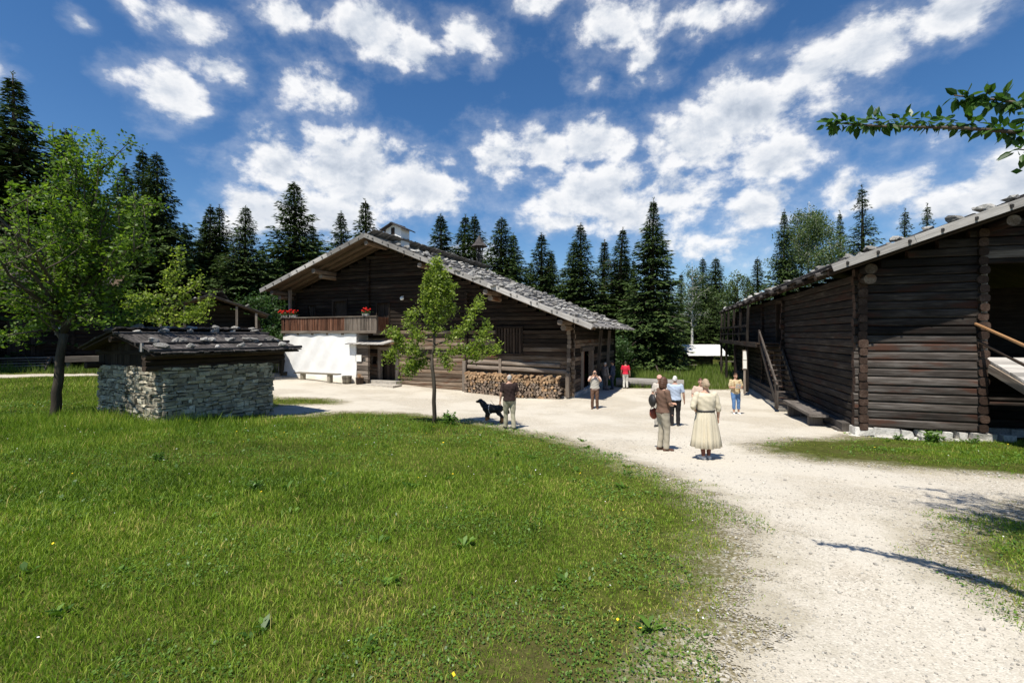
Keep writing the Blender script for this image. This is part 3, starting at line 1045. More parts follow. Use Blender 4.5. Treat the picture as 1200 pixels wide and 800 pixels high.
# roof
roofmb = MB()
roof_slope(roofmb, XR, ZR, XE, SR, OV, BACK, 0)
roof_slope(roofmb, XR, ZR, XW, SL, OV, BACK, 0, row=.6, length=.85)
roof = roofmb.build('roof', M['shingle'], house)
mb = MB()
deck(mb, XR, ZR, XE - .1, SR, OV + .02, BACK - .02)
deck(mb, XR, ZR, XW + .1, SL, OV + .02, BACK - .02)
for y in (-1.28, -.62, .0):
    for (xe, sl) in ((XE - .15, SR), (XW + .2, SL)):
        mb.beam((XR, y, ZR - .16), (xe, y, ZR - abs(xe - XR) * sl - .16), .12, .13)
mb.build('roof_boarding', M['soffit'], roof)
mb = MB()
for (xe, sl) in ((XE, SR), (XW, SL)):
    n = 5 if sl == SR else 3
    for i in range(n):
        a, b = i / n, (i + 1) / n + .01
        pa, pb = (XR + (xe - XR) * a, OV - .04 - .012 * (i % 2), ZR - abs(xe - XR) * a * sl + .02), (XR + (xe - XR) * b, OV - .04 - .012 * (i % 2), ZR - abs(xe - XR) * b * sl + .02)
        mb.beam(pa, pb, .045, .26, jit=.004)
mb.build('bargeboard', M['board'], roof)
mb = MB()
for i in range(13):
    x = XR + .3 + i * 1.05
    z = h_roof(x) + .085
    mb.log((x, OV - .1, z), (x + random.uniform(-.1, .1), BACK, z), .05, .05, 7, .02)
mb.build('roof_pole', M['shingle'], roof)
for (xe, sl) in ((XE, SR), (XW, SL)):
    for i in range(12):
        mb = MB()
        t = (i + .6) / 12.3
        x = XR + (xe - XR) * t
        mb.log((x, OV - .16, h_roof(x) + .01), (x, OV + .2, h_roof(x) + .06), .035, .05, 6, .0)
        mb.build('roof_peg', M['shingle'], roof)
for i in range(16):
    mb = MB()
    mb.log((XE + .09, OV + .4 + i * .95, h_roof(XE) - .05), (XE - .5, OV + .4 + i * .95, h_roof(XE - .5) - .06), .05, .05, 7, 0)
    mb.build('rafter_end', M['shingle'], roof)
for (x, dz, n) in ((XR, .40, 1), (-16.1, .42, 2), (-19.7, .42, 2), (-8.2, .42, 1), (-4.1, .42, 2), (0, .40, 2)):
    for k in range(n):
        mb = MB()
        mb.log((x, OV + .12 + k * .6, h_roof(x) - dz - k * .27), (x, .2, h_roof(x) - dz - k * .27), .14, .135, 12, .006, 0, 1)
        mb.build('purlin', [M['house_low'], M['house_grey']], house)
# chimney with its little gabled lid
ch = MB()
cx, cy = XR - .05, 1.25
for (a, b, c, d) in ((-.6, .6, -.45, -.3), (-.6, .6, .3, .45), (-.6, -.42, -.3, .3), (.42, .6, -.3, .3)):
    ch.abox(cx + a, cx + b, cy + c, cy + d, ZR - .8, ZR + 1.0)
ch.poly([(cx - .6, cy - .45, ZR + 1.0), (cx + .6, cy - .45, ZR + 1.0), (cx, cy - .45, ZR + 1.28), (cx - .6, cy - .32, ZR + 1.0), (cx + .6, cy - .32, ZR + 1.0), (cx, cy - .32, ZR + 1.28)],
        [(0, 1, 2), (5, 4, 3), (0, 2, 5, 3), (1, 4, 5, 2), (0, 3, 4, 1)])
ch = ch.build('chimney', M['plaster'], roof)
mb = MB()
mb.abox(cx - .17, cx + .1, cy - .475, cy - .43, ZR + .62, ZR + 1.08)
mb.build('smoke_opening', M['dark_wood'], roof)
mb = MB()
for s in (-1, 1):
    for i in range(8):
        y = cy - .66 + i * .19
        mb.box((cx + s * .40, y, ZR + 1.145), (.46, 0, -s * .216), (0, .095, 0), (s * .012, 0, .028), jit=.012)
mb.build('chimney_lid', M['shingle_dark'], roof)
# bell turret on the ridge
bt = MB()
bx, by = XR + .1, 12.9
for sx in (-1, 1):
    for sy in (-1, 1):
        bt.beam((bx + sx * .09, by + sy * .09, ZR - .2), (bx + sx * .22, by + sy * .22, ZR + 2.15), .07, .07)
bt.beam((bx, by, ZR - .2), (bx, by, ZR + 1.3), .16, .16)
bt.ell((bx, by, ZR + 1.65), .16, .16, .2, 10, 6)
for k in range(8):
    a0, a1 = k * math.pi / 4, (k + 1) * math.pi / 4
    for r0, z0, r1, z1 in ((.78, 1.95, .42, 2.3), (.42, 2.3, .05, 2.95)):
        bt.poly([(bx + r0 * math.cos(a0), by + r0 * math.sin(a0), ZR + z0), (bx + r0 * math.cos(a1), by + r0 * math.sin(a1), ZR + z0), (bx + r1 * math.cos(a1), by + r1 * math.sin(a1), ZR + z1), (bx + r1 * math.cos(a0), by + r1 * math.sin(a0), ZR + z1)], [(0, 1, 2, 3)])
bt.build('bell_turret', M['shingle_dark'], roof)
# balcony
bal = MB()
bx0, bx1, bz = -19.6, -11.7, 3.55
bal.abox(bx0, bx1, -1.25, .0, bz, bz + .09)
for x in np.linspace(bx0 + .2, bx1 - .2, 7):
    bal.beam((x, -1.2, bz - .09), (x, .2, bz - .09), .16, .16)
bal = bal.build('balcony', M['house_grey'], house)
mb = MB()
x = bx0 + .03
while x < bx1 - .05:
    w = random.uniform(.06, .078)
    mb.abox(x, x + w - .014, -1.235, -1.205, bz + .05, bz + .92, jit=.004, mi=0 if x < -14.2 else 1)
    x += w + random.choice((0.0, .006, .012))
y = -1.15
while y < -.05:
    mb.abox(bx0 + .0, bx0 + .03, y, y + .1, bz + .05, bz + .92)
    mb.abox(bx1 - .03, bx1, y, y + .1, bz + .05, bz + .92)
    y += .12
mb.build('balustrade', [M['rail_red'], M['house_grey']], bal)
mb = MB()
mb.abox(bx0 - .04, bx1 + .04, -1.29, -1.15, bz + .93, bz + 1.0)
mb.abox(bx0, bx1, -1.262, -1.236, bz - .06, bz + .1)
for x in (bx0 + .06, -17.6, -15.0, bx1 - .06):
    mb.abox(x - .06, x + .06, -1.20, -1.08, bz + .09, bz + .925)
for x in (bx0 + .3,):
    mb.abox(x - .08, x + .08, -.85, -.69, bz + .09, h_roof(x) - .3)
mb.build('handrail', M['house_grey'], bal)
# projecting log porch wall beside the door, with its little lean-to
mb = MB()
log_wall(mb, 'x', -1.06, x_white + .02, -12.42, .1, 2.75, .27, .1, [(-12.95, -12.6, 1.6, 2.05)], (0, 0), mi=0, mend=1)
mb.build('porch_wall', [M['house_grey'], M['house_grey']], house)
mb = MB()
for i in range(14):
    x = -13.8 + i * .21
    mb.box((x, -.85, 2.93), (.1, 0, 0), (0, .65, .11), (0, -.003, .02), jit=.006)
mb.build('porch_roof', M['board'], house)
mb = MB()
mb.abox(-12.45, -12.25, -.2, .0, .1, 2.4); mb.abox(-11.1, -10.9, -.2, .0, .1, 2.4); mb.abox(-12.45, -10.9, -.21, .0, 2.4, 2.62)
mb.build('door_frame', M['house_grey'], house)
door = MB()
for i in range(6):
    door.abox(-12.24 + i * .19, -12.06 + i * .19, .20, .24, .25, 2.35)
door.build('door', M['dark_wood'], house)
# slatted hay window
win = MB()
win.abox(-4.3, -4.2, -.15, .02, 2.3, 3.8); win.abox(-2.75, -2.65, -.15, .02, 2.3, 3.8); win.abox(-4.3, -2.65, -.152, .02, 3.76, 3.86); win.abox(-4.3, -2.65, -.152, .02, 2.25, 2.34)
win = win.build('window', M['house_log'], house)
mb = MB()
for i in range(8):
    mb.abox(-4.17 + i * .18, -4.05 + i * .18, -.08, -.04, 2.34, 3.76)
mb.build('slats', M['dark_wood'], win)
for (x0, x1, z0, z1) in ((-18.4, -17.8, 4.6, 5.4), (-12.6, -11.7, 3.72, 5.4)):
    w_ = MB()
    w_.abox(x0 - .07, x0, -.09, .08, z0 - .06, z1 + .06); w_.abox(x1, x1 + .07, -.09, .08, z0 - .06, z1 + .06)
    w_.abox(x0, x1, -.092, .08, z1, z1 + .07); w_.abox(x0, x1, -.092, .08, z0 - .07, z0)
    w_ = w_.build('window', M['house_log'], house)
    q = MB(); q.abox(x0, x1, .12, .14, z0, z1); q.abox((x0 + x1) / 2 - .02, (x0 + x1) / 2 + .02, .08, .11, z0, z1); q.build('shutter', M['dark_wood'], w_)
bd = MB()
bd.abox(-16.3, -16.18, -.1, .1, 3.7, 5.7); bd.abox(-15.12, -15.0, -.1, .1, 3.7, 5.7); bd.abox(-16.3, -15.0, -.102, .1, 5.6, 5.75)
bd.abox(-16.18, -15.12, .14, .18, 3.7, 5.6)
bd.build('balcony_door', M['dark_wood'], house)
# timbers of the byre doorway on the long side
mb = MB()
mb.beam((0.06, 2.1, .1), (0.06, 2.1, 2.6), .24, .26); mb.beam((0.06, 4.7, .1), (0.06, 4.7, 2.6), .24, .26); mb.beam((0.10, 1.8, 2.55), (0.10, 5.0, 2.55), .24, .24)
mb.build('byre_doorway', M['house_grey'], house)
mb = MB()
mb.beam((.22, 5.6, .1), (.5, 5.6, 3.7), .18, .18); mb.build('eave_post', M['house_grey'], house)
mb = MB()
mb.beam((.2, 9.0, .1), (.4, 9.0, 3.7), .18, .18)
mb.build('eave_post', M['house_grey'], house)
mb = MB()
for i in range(11):
    mb.abox(-.35, -.31, 2.25 + i * .21, 2.45 + i * .21, .1, 2.42)
mb.build('byre_door', M['rail_red'], house)
# posts, braces and knee logs low on the front wall
mb = MB()
mb.beam((-6.15, -.36, .05), (-6.15, -.36, 1.9), .2, .22); mb.beam((-3.95, -.26, 1.15), (-3.95, -.26, 2.05), .15, .15)
mb.log((-6.0, -.2, 1.55), (-.1, -.2, 1.42), .13, .13, 10, .015, 0, 1); mb.log((-6.0, -.17, 1.85), (-.5, -.17, 1.74), .12, .11, 10, .015, 0, 1)
mb.beam((-.02, -.40, .1), (-.02, -.40, 1.4), .2, .2)
mb.build('wall_post', [M['house_grey'], M['house_grey']], house)
mb = MB()
for i in range(46):
    x = -13.2 + i * .29
    if -12.5 < x < -10.8: continue
    if i == 9: mb.build('plinth', M['plinth'], house); mb = MB()
    mb.box((x, -.10, .03), (.15, 0, 0), (0, .17, 0), (0, 0, .10), jit=.03)
mb.build('plinth', M['plinth'], house)
mb = MB()
for i in range(40):
    mb.box((.08, .2 + i * .3, .06), (.14, 0, 0), (0, .16, 0), (0, 0, .18), jit=.03)
mb.build('plinth', M['plinth'], house)
mb = MB()
mb.ell((-10.55, -.28, 5.62), .13, .13, .12, 10, 6)
mb.beam((-10.55, -.1, 5.78), (-10.55, -.3, 5.74), .04, .04)
mb.build('wall_lamp', flat('lamp_enamel', (.75, .75, .72), .4), house)

for i in range(205):
    row = i % 14
    x = XR + .35 + row * 1.0 + random.uniform(-.18, .18)
    if x > XE - .1: continue
    y = OV + .25 + (i // 14) * 1.0 + random.uniform(-.38, .38)
    if abs(x - cx) < .8 and abs(y - cy) < .7: continue
    s = random.uniform(.15, .30)
    stone(world_of(HOUSE_O, HOUSE_RZ, (x, y, h_roof(x) + .075 + s * .38)), s, 'grey weighting stone lying on the shingle roof of the farmhouse', 'stones weighting the farmhouse roof', flat_=.85)

# ------------------------------------------------------------------ beside the farmhouse
hw = lambda x, y, z=0.0: world_of(HOUSE_O, HOUSE_RZ, (x, y, z))


def hthing(name, label, cat, x, y, dz=0.0, group=None, turn=0.0):
    p = hw(x, y)
    return thing(name, label, cat, (p.x, p.y, H(p.x, p.y) + dz), HOUSE_RZ + turn, group)


t = hthing('bench', 'long low wooden plank bench against the whitewashed wall', 'bench', -15.7, -1.95)
mb = MB(); mb.box((0, 0, .47), (1.75, 0, 0), (0, .2, 0), (0, 0, .035), jit=.01); mb.build('seat', M['bench'], t)
for s in (-1.15, 1.05):
    mb = MB(); mb.log((s, 0, -.05), (s, 0, .44), .15, .15, 9, .01); mb.build('leg', M['bench'], t)
t = hthing('wooden_tub', 'round wooden tub standing at the end of the bench by the white wall', 'tub', -13.65, -1.6)
mb = MB()
for k in range(16):
    a = k * math.pi / 8
    mb.box((.25 * math.cos(a), .25 * math.sin(a), .24), (-.052 * math.sin(a), .052 * math.cos(a), 0), (.016 * math.cos(a), .016 * math.sin(a), 0), (.03 * math.cos(a), .03 * math.sin(a), .25))
mb.build('staves', M['bench'], t)
mb = MB(); mb.ell((0, 0, .38), .22, .22, .03, 12, 4); mb.build('bottom_board', M['dark_wood'], t)
mb = MB()
for z, r in ((.1, .262), (.36, .287)):
    mb.tube([(r * math.cos(q * math.pi / 10), r * math.sin(q * math.pi / 10), z) for q in range(21)], [.012] * 21, 5)
mb.build('hoop', M['dark_wood'], t)
t = hthing('planter', 'dark brown wooden planter with dry stems left of the farmhouse door', 'planter', -12.75, -1.5)
mb = MB()
for k in range(14):
    a = k * 2 * math.pi / 14
    mb.box((.2 * math.cos(a), .2 * math.sin(a), .2), (-.05 * math.sin(a), .05 * math.cos(a), 0), (.016 * math.cos(a), .016 * math.sin(a), 0), (.02 * math.cos(a), .02 * math.sin(a), .21))
mb.build('pot', M['dark_wood'], t)
mb = MB()
for k in range(40):
    a, r, h = random.uniform(0, 6.28), random.uniform(.02, .17), random.uniform(.45, .7)
    mb.tube([(r * .5 * math.cos(a), r * .5 * math.sin(a), .3), (r * 1.3 * math.cos(a), r * 1.3 * math.sin(a), h)], [.012, .006], 4)
mb.build('stems', M['pole'], t)
t = hthing('door_steps', 'two flat worn stone slabs stepping up to the farmhouse door', 'steps', -11.65, -.85)
for (x0, x1, y0, y1, z0, z1) in ((-1.0, 1.1, -.05, .55, -.1, .26), (-1.35, 1.5, -.85, 0.0, -.15, .1)):
    mb = MB(); mb.abox(x0, x1, y0, y1, z0, z1, jit=.03); mb.build('slab', M['slab'], t)

SIGN_PAPER = flat('notice_paper', (.82, .8, .74), .6, nscale=30, amt=.06)
p = hw(-13.08, -1.2, 1.95)
t = thing('notice_board', 'small white paper notice on the log wall beside the whitewashed wall', 'sign', p, HOUSE_RZ)
mb = MB(); mb.abox(-.2, .2, -.012, .012, -.2, .2); mb.build('panel', SIGN_PAPER, t)
mb = MB()
for (a, b, c, d) in ((-.22, .22, .2, .225), (-.22, .22, -.225, -.2), (-.222, -.2, -.2, .2), (.2, .222, -.2, .2)):
    mb.abox(a, b, -.02, .012, c, d)
mb.build('frame', M['board'], t)

# geraniums on the balcony rail
GER_RED = flat('geranium_red', (.62, .018, .012), .6)
GER_LEAF = M['shrub_leaf']


def geranium(px, label, w=.34):
    t_ = (px)
    p = hw(t_, -1.22, bz + 1.0)
    t = thing('potted_geranium', label, 'potted plant', p, HOUSE_RZ, 'red geraniums on the balcony')
    mb = MB(); mb.box((0, 0, .07), (w * .8, 0, 0), (0, .085, 0), (0, 0, .07), jit=.006); mb.build('flower_box', M['board'], t)
    n = 130
    C = np.stack([rng.normal(0, w * .55, n), rng.normal(-.03, .11, n), rng.uniform(.08, .36, n)], 1)
    V, F, A = leaf_quads(C, .085, up=.3)
    link('leaves', np_mesh('leaves', V, F, {'rnd': A}, [GER_LEAF]), t)
    mb = MB()
    for k in range(24):
        c = (random.gauss(0, w * .5), random.gauss(-.05, .12), random.uniform(.26, .50))
        mb.ell(c, .05, .05, .04, 6, 4)
    mb.build('flowers', GER_RED, t)


def leaf_quads(C, size, up=.0, wid=.6, sizes=None):
    n = len(C)
    d = rng.normal(0, 1, (n, 3)); d[:, 2] *= .6
    d /= np.linalg.norm(d, axis=1)[:, None]
    nrm = rng.normal(0, 1, (n, 3)); nrm[:, 2] += up * 3
    s = np.cross(d, nrm); s /= np.linalg.norm(s, axis=1)[:, None] + 1e-9
    L = (size * rng.uniform(.6, 1.3, n) if sizes is None else sizes)[:, None]
    V = np.stack([C, C + d * L * .5 + s * L * wid * .5, C + d * L, C + d * L * .5 - s * L * wid * .5], 1).reshape(-1, 3)
    return V, np.arange(4 * n).reshape(n, 4), np.repeat(np.clip(rng.normal(.5, .24, n), 0, 1), 4)


geranium(-19.25, 'red geranium box at the far left end of the balcony rail')
geranium(-18.5, 'red geranium box just right of the one at the balcony corner')
geranium(-12.5, 'red geranium box at the right end of the balcony rail near the young tree', .3)

# firewood stacked against the wall, every split log its own
FW = []
for k in range(9):
    mb = MB()
    L = random.uniform(.36, .44)
    kind = k % 3
    if kind == 0: prof = [(-.075, -.05), (.08, -.055), (.02, .085)]
    elif kind == 1: prof = [(-.085, -.045), (.085, -.05), (.075, .03), (.03, .068), (-.035, .065), (-.078, .025)]
    else: prof = [(.065 * math.cos(a), .06 * math.sin(a)) for a in np.linspace(0, 2 * math.pi, 8)[:-1]]
    prof = [(x * random.uniform(.85, 1.15), z * random.uniform(.85, 1.15)) for x, z in prof]
    n = len(prof)
    vs = [(x, -L / 2, z) for x, z in prof] + [(x, L / 2, z) for x, z in prof]
    rn = random.random()
    mb.poly(vs, [tuple(range(n)), tuple(range(2 * n - 1, n - 1, -1))], 0, rn)
    mb.poly(vs, [(i, n + i, n + (i + 1) % n, (i + 1) % n) for i in range(n)], 1, rn)
    FW.append((mb.mesh('firewood', [M['split_old'], M['firebark']]), mb.mesh('firewood', [M['split'], M['split']])))
cnt = 0
for r in range(9):
    x = -5.85 + random.uniform(0, .08)
    while x < -.35 and cnt < 298:
        zt = .08 + r * .135
        if r == 8 and random.random() < .35: x += .16; continue
        me = random.choice(FW)[1 if (r >= 6 or random.random() < .12) else 0]
        o = link('firewood', me)
        p = hw(x, -.62 + random.uniform(-.05, .05))
        o.location = (p.x, p.y, zt + H(p.x, p.y) * .5 + random.uniform(-.02, .02))
        o.rotation_euler = (random.uniform(-.06, .06), random.uniform(0, 6.28), HOUSE_RZ + random.uniform(-.12, .12))
        o.scale = (1.12, 1, 1.12)
        tag(o, 'split firewood log stacked in the pile against the farmhouse wall', 'firewood', 'split logs in the firewood pile')
        cnt += 1
        x += random.uniform(.15, .2)

# ------------------------------------------------------------------ the barn on the right
BZ = 5.0          # eave height above the barn's own base
BXE, BXR, BS = -1.12, 6.6, .36
B0, B1 = -1.2, 25.6
BW, BL = 12.0, 23.6


def b_roof(x): return BZ + (x - BXE) * BS if x < BXR else BZ + (BXR - BXE) * BS - (x - BXR) * BS


barn = thing('log_barn', 'dark log barn with outside stair, gallery and stone-weighted roof', 'barn', BARN_O, BARN_RZ)
btop = lambda x: b_roof(x) - .3
mb = MB()
DOOR = (2.98, 6.4, 2.42, 5.2)
log_wall(mb, 'x', 0, 0, BW, .34, 7.4, .25, .11, [DOOR, (2.98, 6.4, -1, 2.0)], (.2, .2), btop, lambda z: 2 if z < 3.1 else 0, 1, bounds=None)  # lower logs lit, upper logs shaded by their colour
log_wall(mb, 'x', .9, 2.98, 6.6, .34, 2.2, .262, .12, (), (0, 0), None, 0, 1)
log_wall(mb, 'y', 0, 0, BL, .21, 5.0, .25, .11, [(9.0, 10.1, 2.75, 4.65), (10.6, 11.7, .1, 2.1)], (.2, .2), None, 0, 1)
log_wall(mb, 'y', BW, 0, BL, .1, 3.2, .3, .13)
log_wall(mb, 'x', BL, 0, BW, .1, 7.2, .3, .13, (), (.2, .2), btop)
log_ends(mb, 2.86, -.2, .1, .2, 6.0, .262, .12, 0, 1)
for yy in (9.7 - .95, 13.4, 18.5):
    z = .35
    while z < 4.7:
        mb.log((-.26 * random.uniform(.7, 1.1), yy, z), (.1, yy, z), .12, .12, 10, .004, 0, 1, .7)
        z += .262
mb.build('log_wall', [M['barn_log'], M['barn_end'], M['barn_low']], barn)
mb = MB()
mb.abox(.4, BW - .4, 7.5, 7.6, .2, 5); mb.abox(.3, BW - .3, .3, 7.5, 2.25, 2.33); mb.abox(.5, .56, .5, BL - .5, .2, 4.6)
mb.build('inner_wall', M['dark_wood'], barn)
mb = MB()
roof_slope(mb, BXR, b_roof(BXR), BXE, BS, B0, B1, 0, .5, .8, .13, .24, .02)
roof_slope(mb, BXR, b_roof(BXR), BW + 1, BS, B0, B1, 0, 1.0, 1.2, .3, .5)
broof = mb.build('roof', M['shingle_dark'], barn)
mb = MB()
deck(mb, BXR, b_roof(BXR), BXE + .1, BS, B0 + .02, B1 - .02, w=.3)
deck(mb, BXR, b_roof(BXR), BW + .9, BS, B0 + .02, B1 - .02, w=.6)
for y in np.arange(-.9, B1, 1.25):
    mb.log((BXE + .0, y, b_roof(BXE) - .13), (BXR, y, b_roof(BXR) - .16), .075, .075, 8, .01)
mb.build('roof_boarding', M['dark_wood'], broof)
mb = MB()
L_ = BXR - BXE
for i in range(4):
    a, b = i / 4, (i + 1) / 4
    mb.beam((BXE + L_ * a, B0 - .05 - .014 * (i % 2), b_roof(BXE + L_ * a) + .0), (BXE + L_ * b + .05, B0 - .05 - .014 * (i % 2), b_roof(BXE + L_ * b + .05) + .0), .05, .21, jit=.004)
mb.build('bargeboard', M['board'], broof)
for i in range(11):
    mb = MB()
    x = BXE + .35 + i * .72
    mb.log((x, B0 - .15, b_roof(x) - .02), (x, B0 + .15, b_roof(x) + .06), .03, .055, 6, 0)
    mb.build('roof_peg', M['shingle_dark'], broof)
mb = MB()
for i in range(8):
    x = BXE + .25 + i * 1.0
    mb.log((x, B0 - .02, b_roof(x) + .1), (x, B1, b_roof(x) + .1), .05, .05, 7, .02)
mb.build('roof_pole', M['shingle_dark'], broof)
for i in range(12):
    mb = MB()
    y = B0 + .9 + i * 2.1
    mb.log((BXE - .16, y, b_roof(BXE) - .10), (BXE + .6, y, b_roof(BXE + .6) - .1), .07, .07, 8, 0)
    mb.build('rafter_end', M['shingle_dark'], broof)
for (x, n) in ((.05, 2), (3.1, 1), (BXR, 1), (9.6, 1)):
    for k in range(n):
        mb = MB()
        mb.log((x, B0 + .30 + k * .08 + (.3 if x < 1 else 0), b_roof(x) - .40 - k * .29), (x, .1, b_roof(x) - .40 - k * .29), .15, .14, 12, .01, 0, 1, .9)
        mb.build('purlin', [M['barn_log'], M['house_low']], barn)
# gallery along the far half of the long side, and its stair
gal = MB()
for i in range(5):
    gal.abox(-1.25 + i * .25, -1.01 + i * .25, 9.0, BL + .3, 2.62, 2.68)
for y in np.arange(9.2, BL, 2.0):
    gal.beam((-1.3, y, 2.53), (.1, y, 2.53), .15, .16)
gal = gal.build('gallery', M['dark_wood'], barn)
mb = MB()
mb.beam((-1.27, 9.0, 2.58), (-1.27, BL + .3, 2.58), .09, .22)
mb.beam((-1.22, 12.0, 3.6), (-1.22, BL + .3, 3.6), .09, .11); mb.beam((-1.22, 12.0, 3.15), (-1.22, BL + .3, 3.15), .05, .1)
for y in (12.0, 14.6, 17.2, 19.8, 22.0, BL + .2):
    mb.beam((-1.2, y, 2.6), (-1.15, y, 4.75), .12, .12)
mb.build('gallery_rail', M['barn_log'], gal)
mb = MB()
for y in (12.0, 16.4, 20.6, BL):
    mb.beam((-1.2, y, -.1), (-1.2, y, 2.5), .15, .15)
mb.build('gallery_post', M['barn_log'], gal)
st = MB()
S0, S1, SN = 5.6, 9.1, 12
for sx in (-1.05, -.2):
    st.beam((sx, S0, .0), (sx, S1, 2.6), .07, .26)
st = st.build('stair', M['barn_low'], barn)
mb = MB()
for i in range(SN):
    t_ = (i + .7) / SN
    mb.abox(-1.01, -.24, S0 + (S1 - S0) * t_ - .13, S0 + (S1 - S0) * t_ + .13, 2.6 * t_ - .02, 2.6 * t_ + .025, jit=.004)
mb.build('treads', M['barn_low'], st)
mb = MB()
mb.beam((-1.1, S0 - .05, -.05), (-1.1, S0 - .02, 1.15), .13, .13)
mb.beam((-1.1, S1, 2.5), (-1.1, S1, 3.3), .11, .11)
mb.beam((-1.11, S0 - .2, .95), (-1.11, S1 + .1, 3.28), .07, .12)
mb.build('handrail', M['barn_low'], st)
# doors of the barn's long side
mb = MB()
for (y0, z0, z1) in ((9.0, 2.75, 4.65), (10.6, .15, 2.1)):
    mb.abox(-.17, .02, y0 - .12, y0, z0, z1 + .1); mb.abox(-.17, .02, y0 + 1.1, y0 + 1.22, z0, z1 + .1); mb.abox(-.172, .02, y0, y0 + 1.1, z1, z1 + .14)
    for i in range(5):
        mb.abox(.1, .14, y0 + i * .22, y0 + .21 + i * .22, z0, z1)
mb.build('door', M['dark_wood'], barn)
mb = MB()
mb.abox(2.83, 2.97, -.12, .14, 2.3, 5.25); mb.abox(6.41, 6.6, -.12, .14, 2.3, 5.25); mb.abox(2.83, 6.6, -.122, .14, 5.25, 5.45)
mb.build('door_frame', M['house_grey'], barn)
mb = MB()
mb.abox(-.35, -.12, .45, BL, -.3, .32); mb.abox(-.45, -.2, .5, BL, -.35, .10)
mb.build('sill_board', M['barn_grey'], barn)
mb = MB()
x = -.25
while x < 3.3:
    w = random.uniform(.18, .62)
    h_ = random.uniform(.02, .16)
    mb.abox(x, x + w - .02, -.2 + random.uniform(-.05, .02), .2, -.35, h_, jit=.035)
    mb.abox(x + random.uniform(-.1, .1), x + w * random.uniform(.6, 1.0), -.17 + random.uniform(-.04, .03), .2, h_ + .01, random.uniform(.26, .34), jit=.03)
    x += w
mb.build('plinth', M['plinth'], barn)
mb = MB()
for i in range(40):
    y = .1 + i * .6
    mb.abox(-.3 + random.uniform(-.08, .03), .1, y, y + .57, -.35, random.uniform(-.03, .08), jit=.03)
mb.build('plinth', M['plinth'], barn)
mb = MB()
x = 3.3
while x < BW:
    w = random.uniform(.4, .8); mb.abox(x, x + w - .015, .7, 1.0, -.5, .33, jit=.02); x += w
mb.build('plinth', M['plinth'], barn)
mb = MB()
for (x, y, s) in ((-.3, -.3, .26), (.15, -.42, .2), (-.5, .5, .2), (-.45, 1.2, .16)):
    mb.ell((x, y, -.12), s * 1.2, s, s * .9, 9, 6, fn=lambda d: random.uniform(.9, 1.1))
mb.build('corner_stone', M['plinth'], barn, True)
# threshing ramp with its poles
rp = MB()
RX0, RX1, RL, RZ0 = 3.0, 6.3, 6.2, 2.42
for i in range(24):
    a, b = -i * RL / 24, -(i + 1) * RL / 24
    za, zb = RZ0 + a * .34, RZ0 + b * .34
    rp.box(((RX0 + RX1) / 2, (a + b) / 2 + .1, (za + zb) / 2), ((RX1 - RX0) / 2, 0, 0), (0, (a - b) / 2 - .008, .34 * (a - b) / 2), (0, 0, .035), jit=.006)
ramp = rp.build('ramp', M['board'], barn)
mb = MB()
for x in (RX0 + .05, RX1 - .05):
    mb.beam((x, .15, RZ0 - .16), (x, -RL, RZ0 - .16 - RL * .34), .2, .22)
    for y in (-1.9, -3.9):
        mb.beam((x, y, -.5), (x, y, RZ0 + y * .34 - .2), .18, .18)
mb.build('ramp_beam', M['house_grey'], ramp)
mb = MB()
mb.log((2.72, .05, 3.45), (2.95, -RL, 3.45 - RL * .34), .038, .038, 8, .01)
mb.build('ramp_rail', M['pole'], ramp)
mb = MB()
mb.log((2.76, .05, 2.95), (2.97, -RL, 2.95 - RL * .34), .035, .035, 8, .01)
mb.beam((2.95, -3.0, 1.2), (2.88, -3.0, 2.5), .1, .1); mb.beam((2.95, -5.6, .3), (2.95, -5.6, 1.65), .1, .1)
mb.build('ramp_lower_rail', M['dark_wood'], ramp)

bw = lambda x, y, z=0.0: world_of(BARN_O, BARN_RZ, (x, y, z))
for i in range(64):
    if i < 12: x, y = BXE + .5 + i * .62, B0 + .28 + random.uniform(-.1, .25)
    else: x, y = BXE + random.choice((.3, .95, 1.6, 2.6)) + random.uniform(-.15, .15), B0 + 1.2 + (i - 12) * .48 + random.uniform(-.2, .2)
    s = random.uniform(.17, .27) if i < 12 else random.uniform(.13, .22)
    stone(bw(x, y, b_roof(x) + .085 + s * .4), s, 'grey weighting stone lying on the shingle roof of the log barn', 'stones weighting the barn roof')

t = thing('bench', 'broad heavy plank bench in the shade along the barn wall', 'bench', bw(-.78, 2.9, H(*bw(-.78, 2.9)[:2]) - BARN_O.z), BARN_RZ)
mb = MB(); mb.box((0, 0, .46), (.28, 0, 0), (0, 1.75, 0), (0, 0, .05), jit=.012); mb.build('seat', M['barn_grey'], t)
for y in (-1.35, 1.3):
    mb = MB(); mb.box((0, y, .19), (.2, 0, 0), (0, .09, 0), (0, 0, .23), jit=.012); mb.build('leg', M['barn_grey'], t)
p = bw(-1.33, 11.9, 1.55)
t = thing('notice_board', 'tall pale notice with two sheets on a post under the barn gallery', 'sign', p, BARN_RZ)
mb = MB()
mb.abox(-.09, .09, -.02, 0, .14, .62); mb.abox(-.09, .09, -.02, 0, -.34, .1); mb.build('sheet', SIGN_PAPER, t)
mb = MB()
mb.abox(-.12, .12, .0, .03, -.4, .68); mb.abox(-.06, .06, .03, .1, -1.75, .68); mb.build('post', M['house_grey'], t)

# ------------------------------------------------------------------ the stone hut
HW, HD = 3.35, 3.45
hut = thing('stone_hut', 'small low field-stone hut with mossy shingle roof on the lawn', 'hut', HUT_O, HUT_RZ)


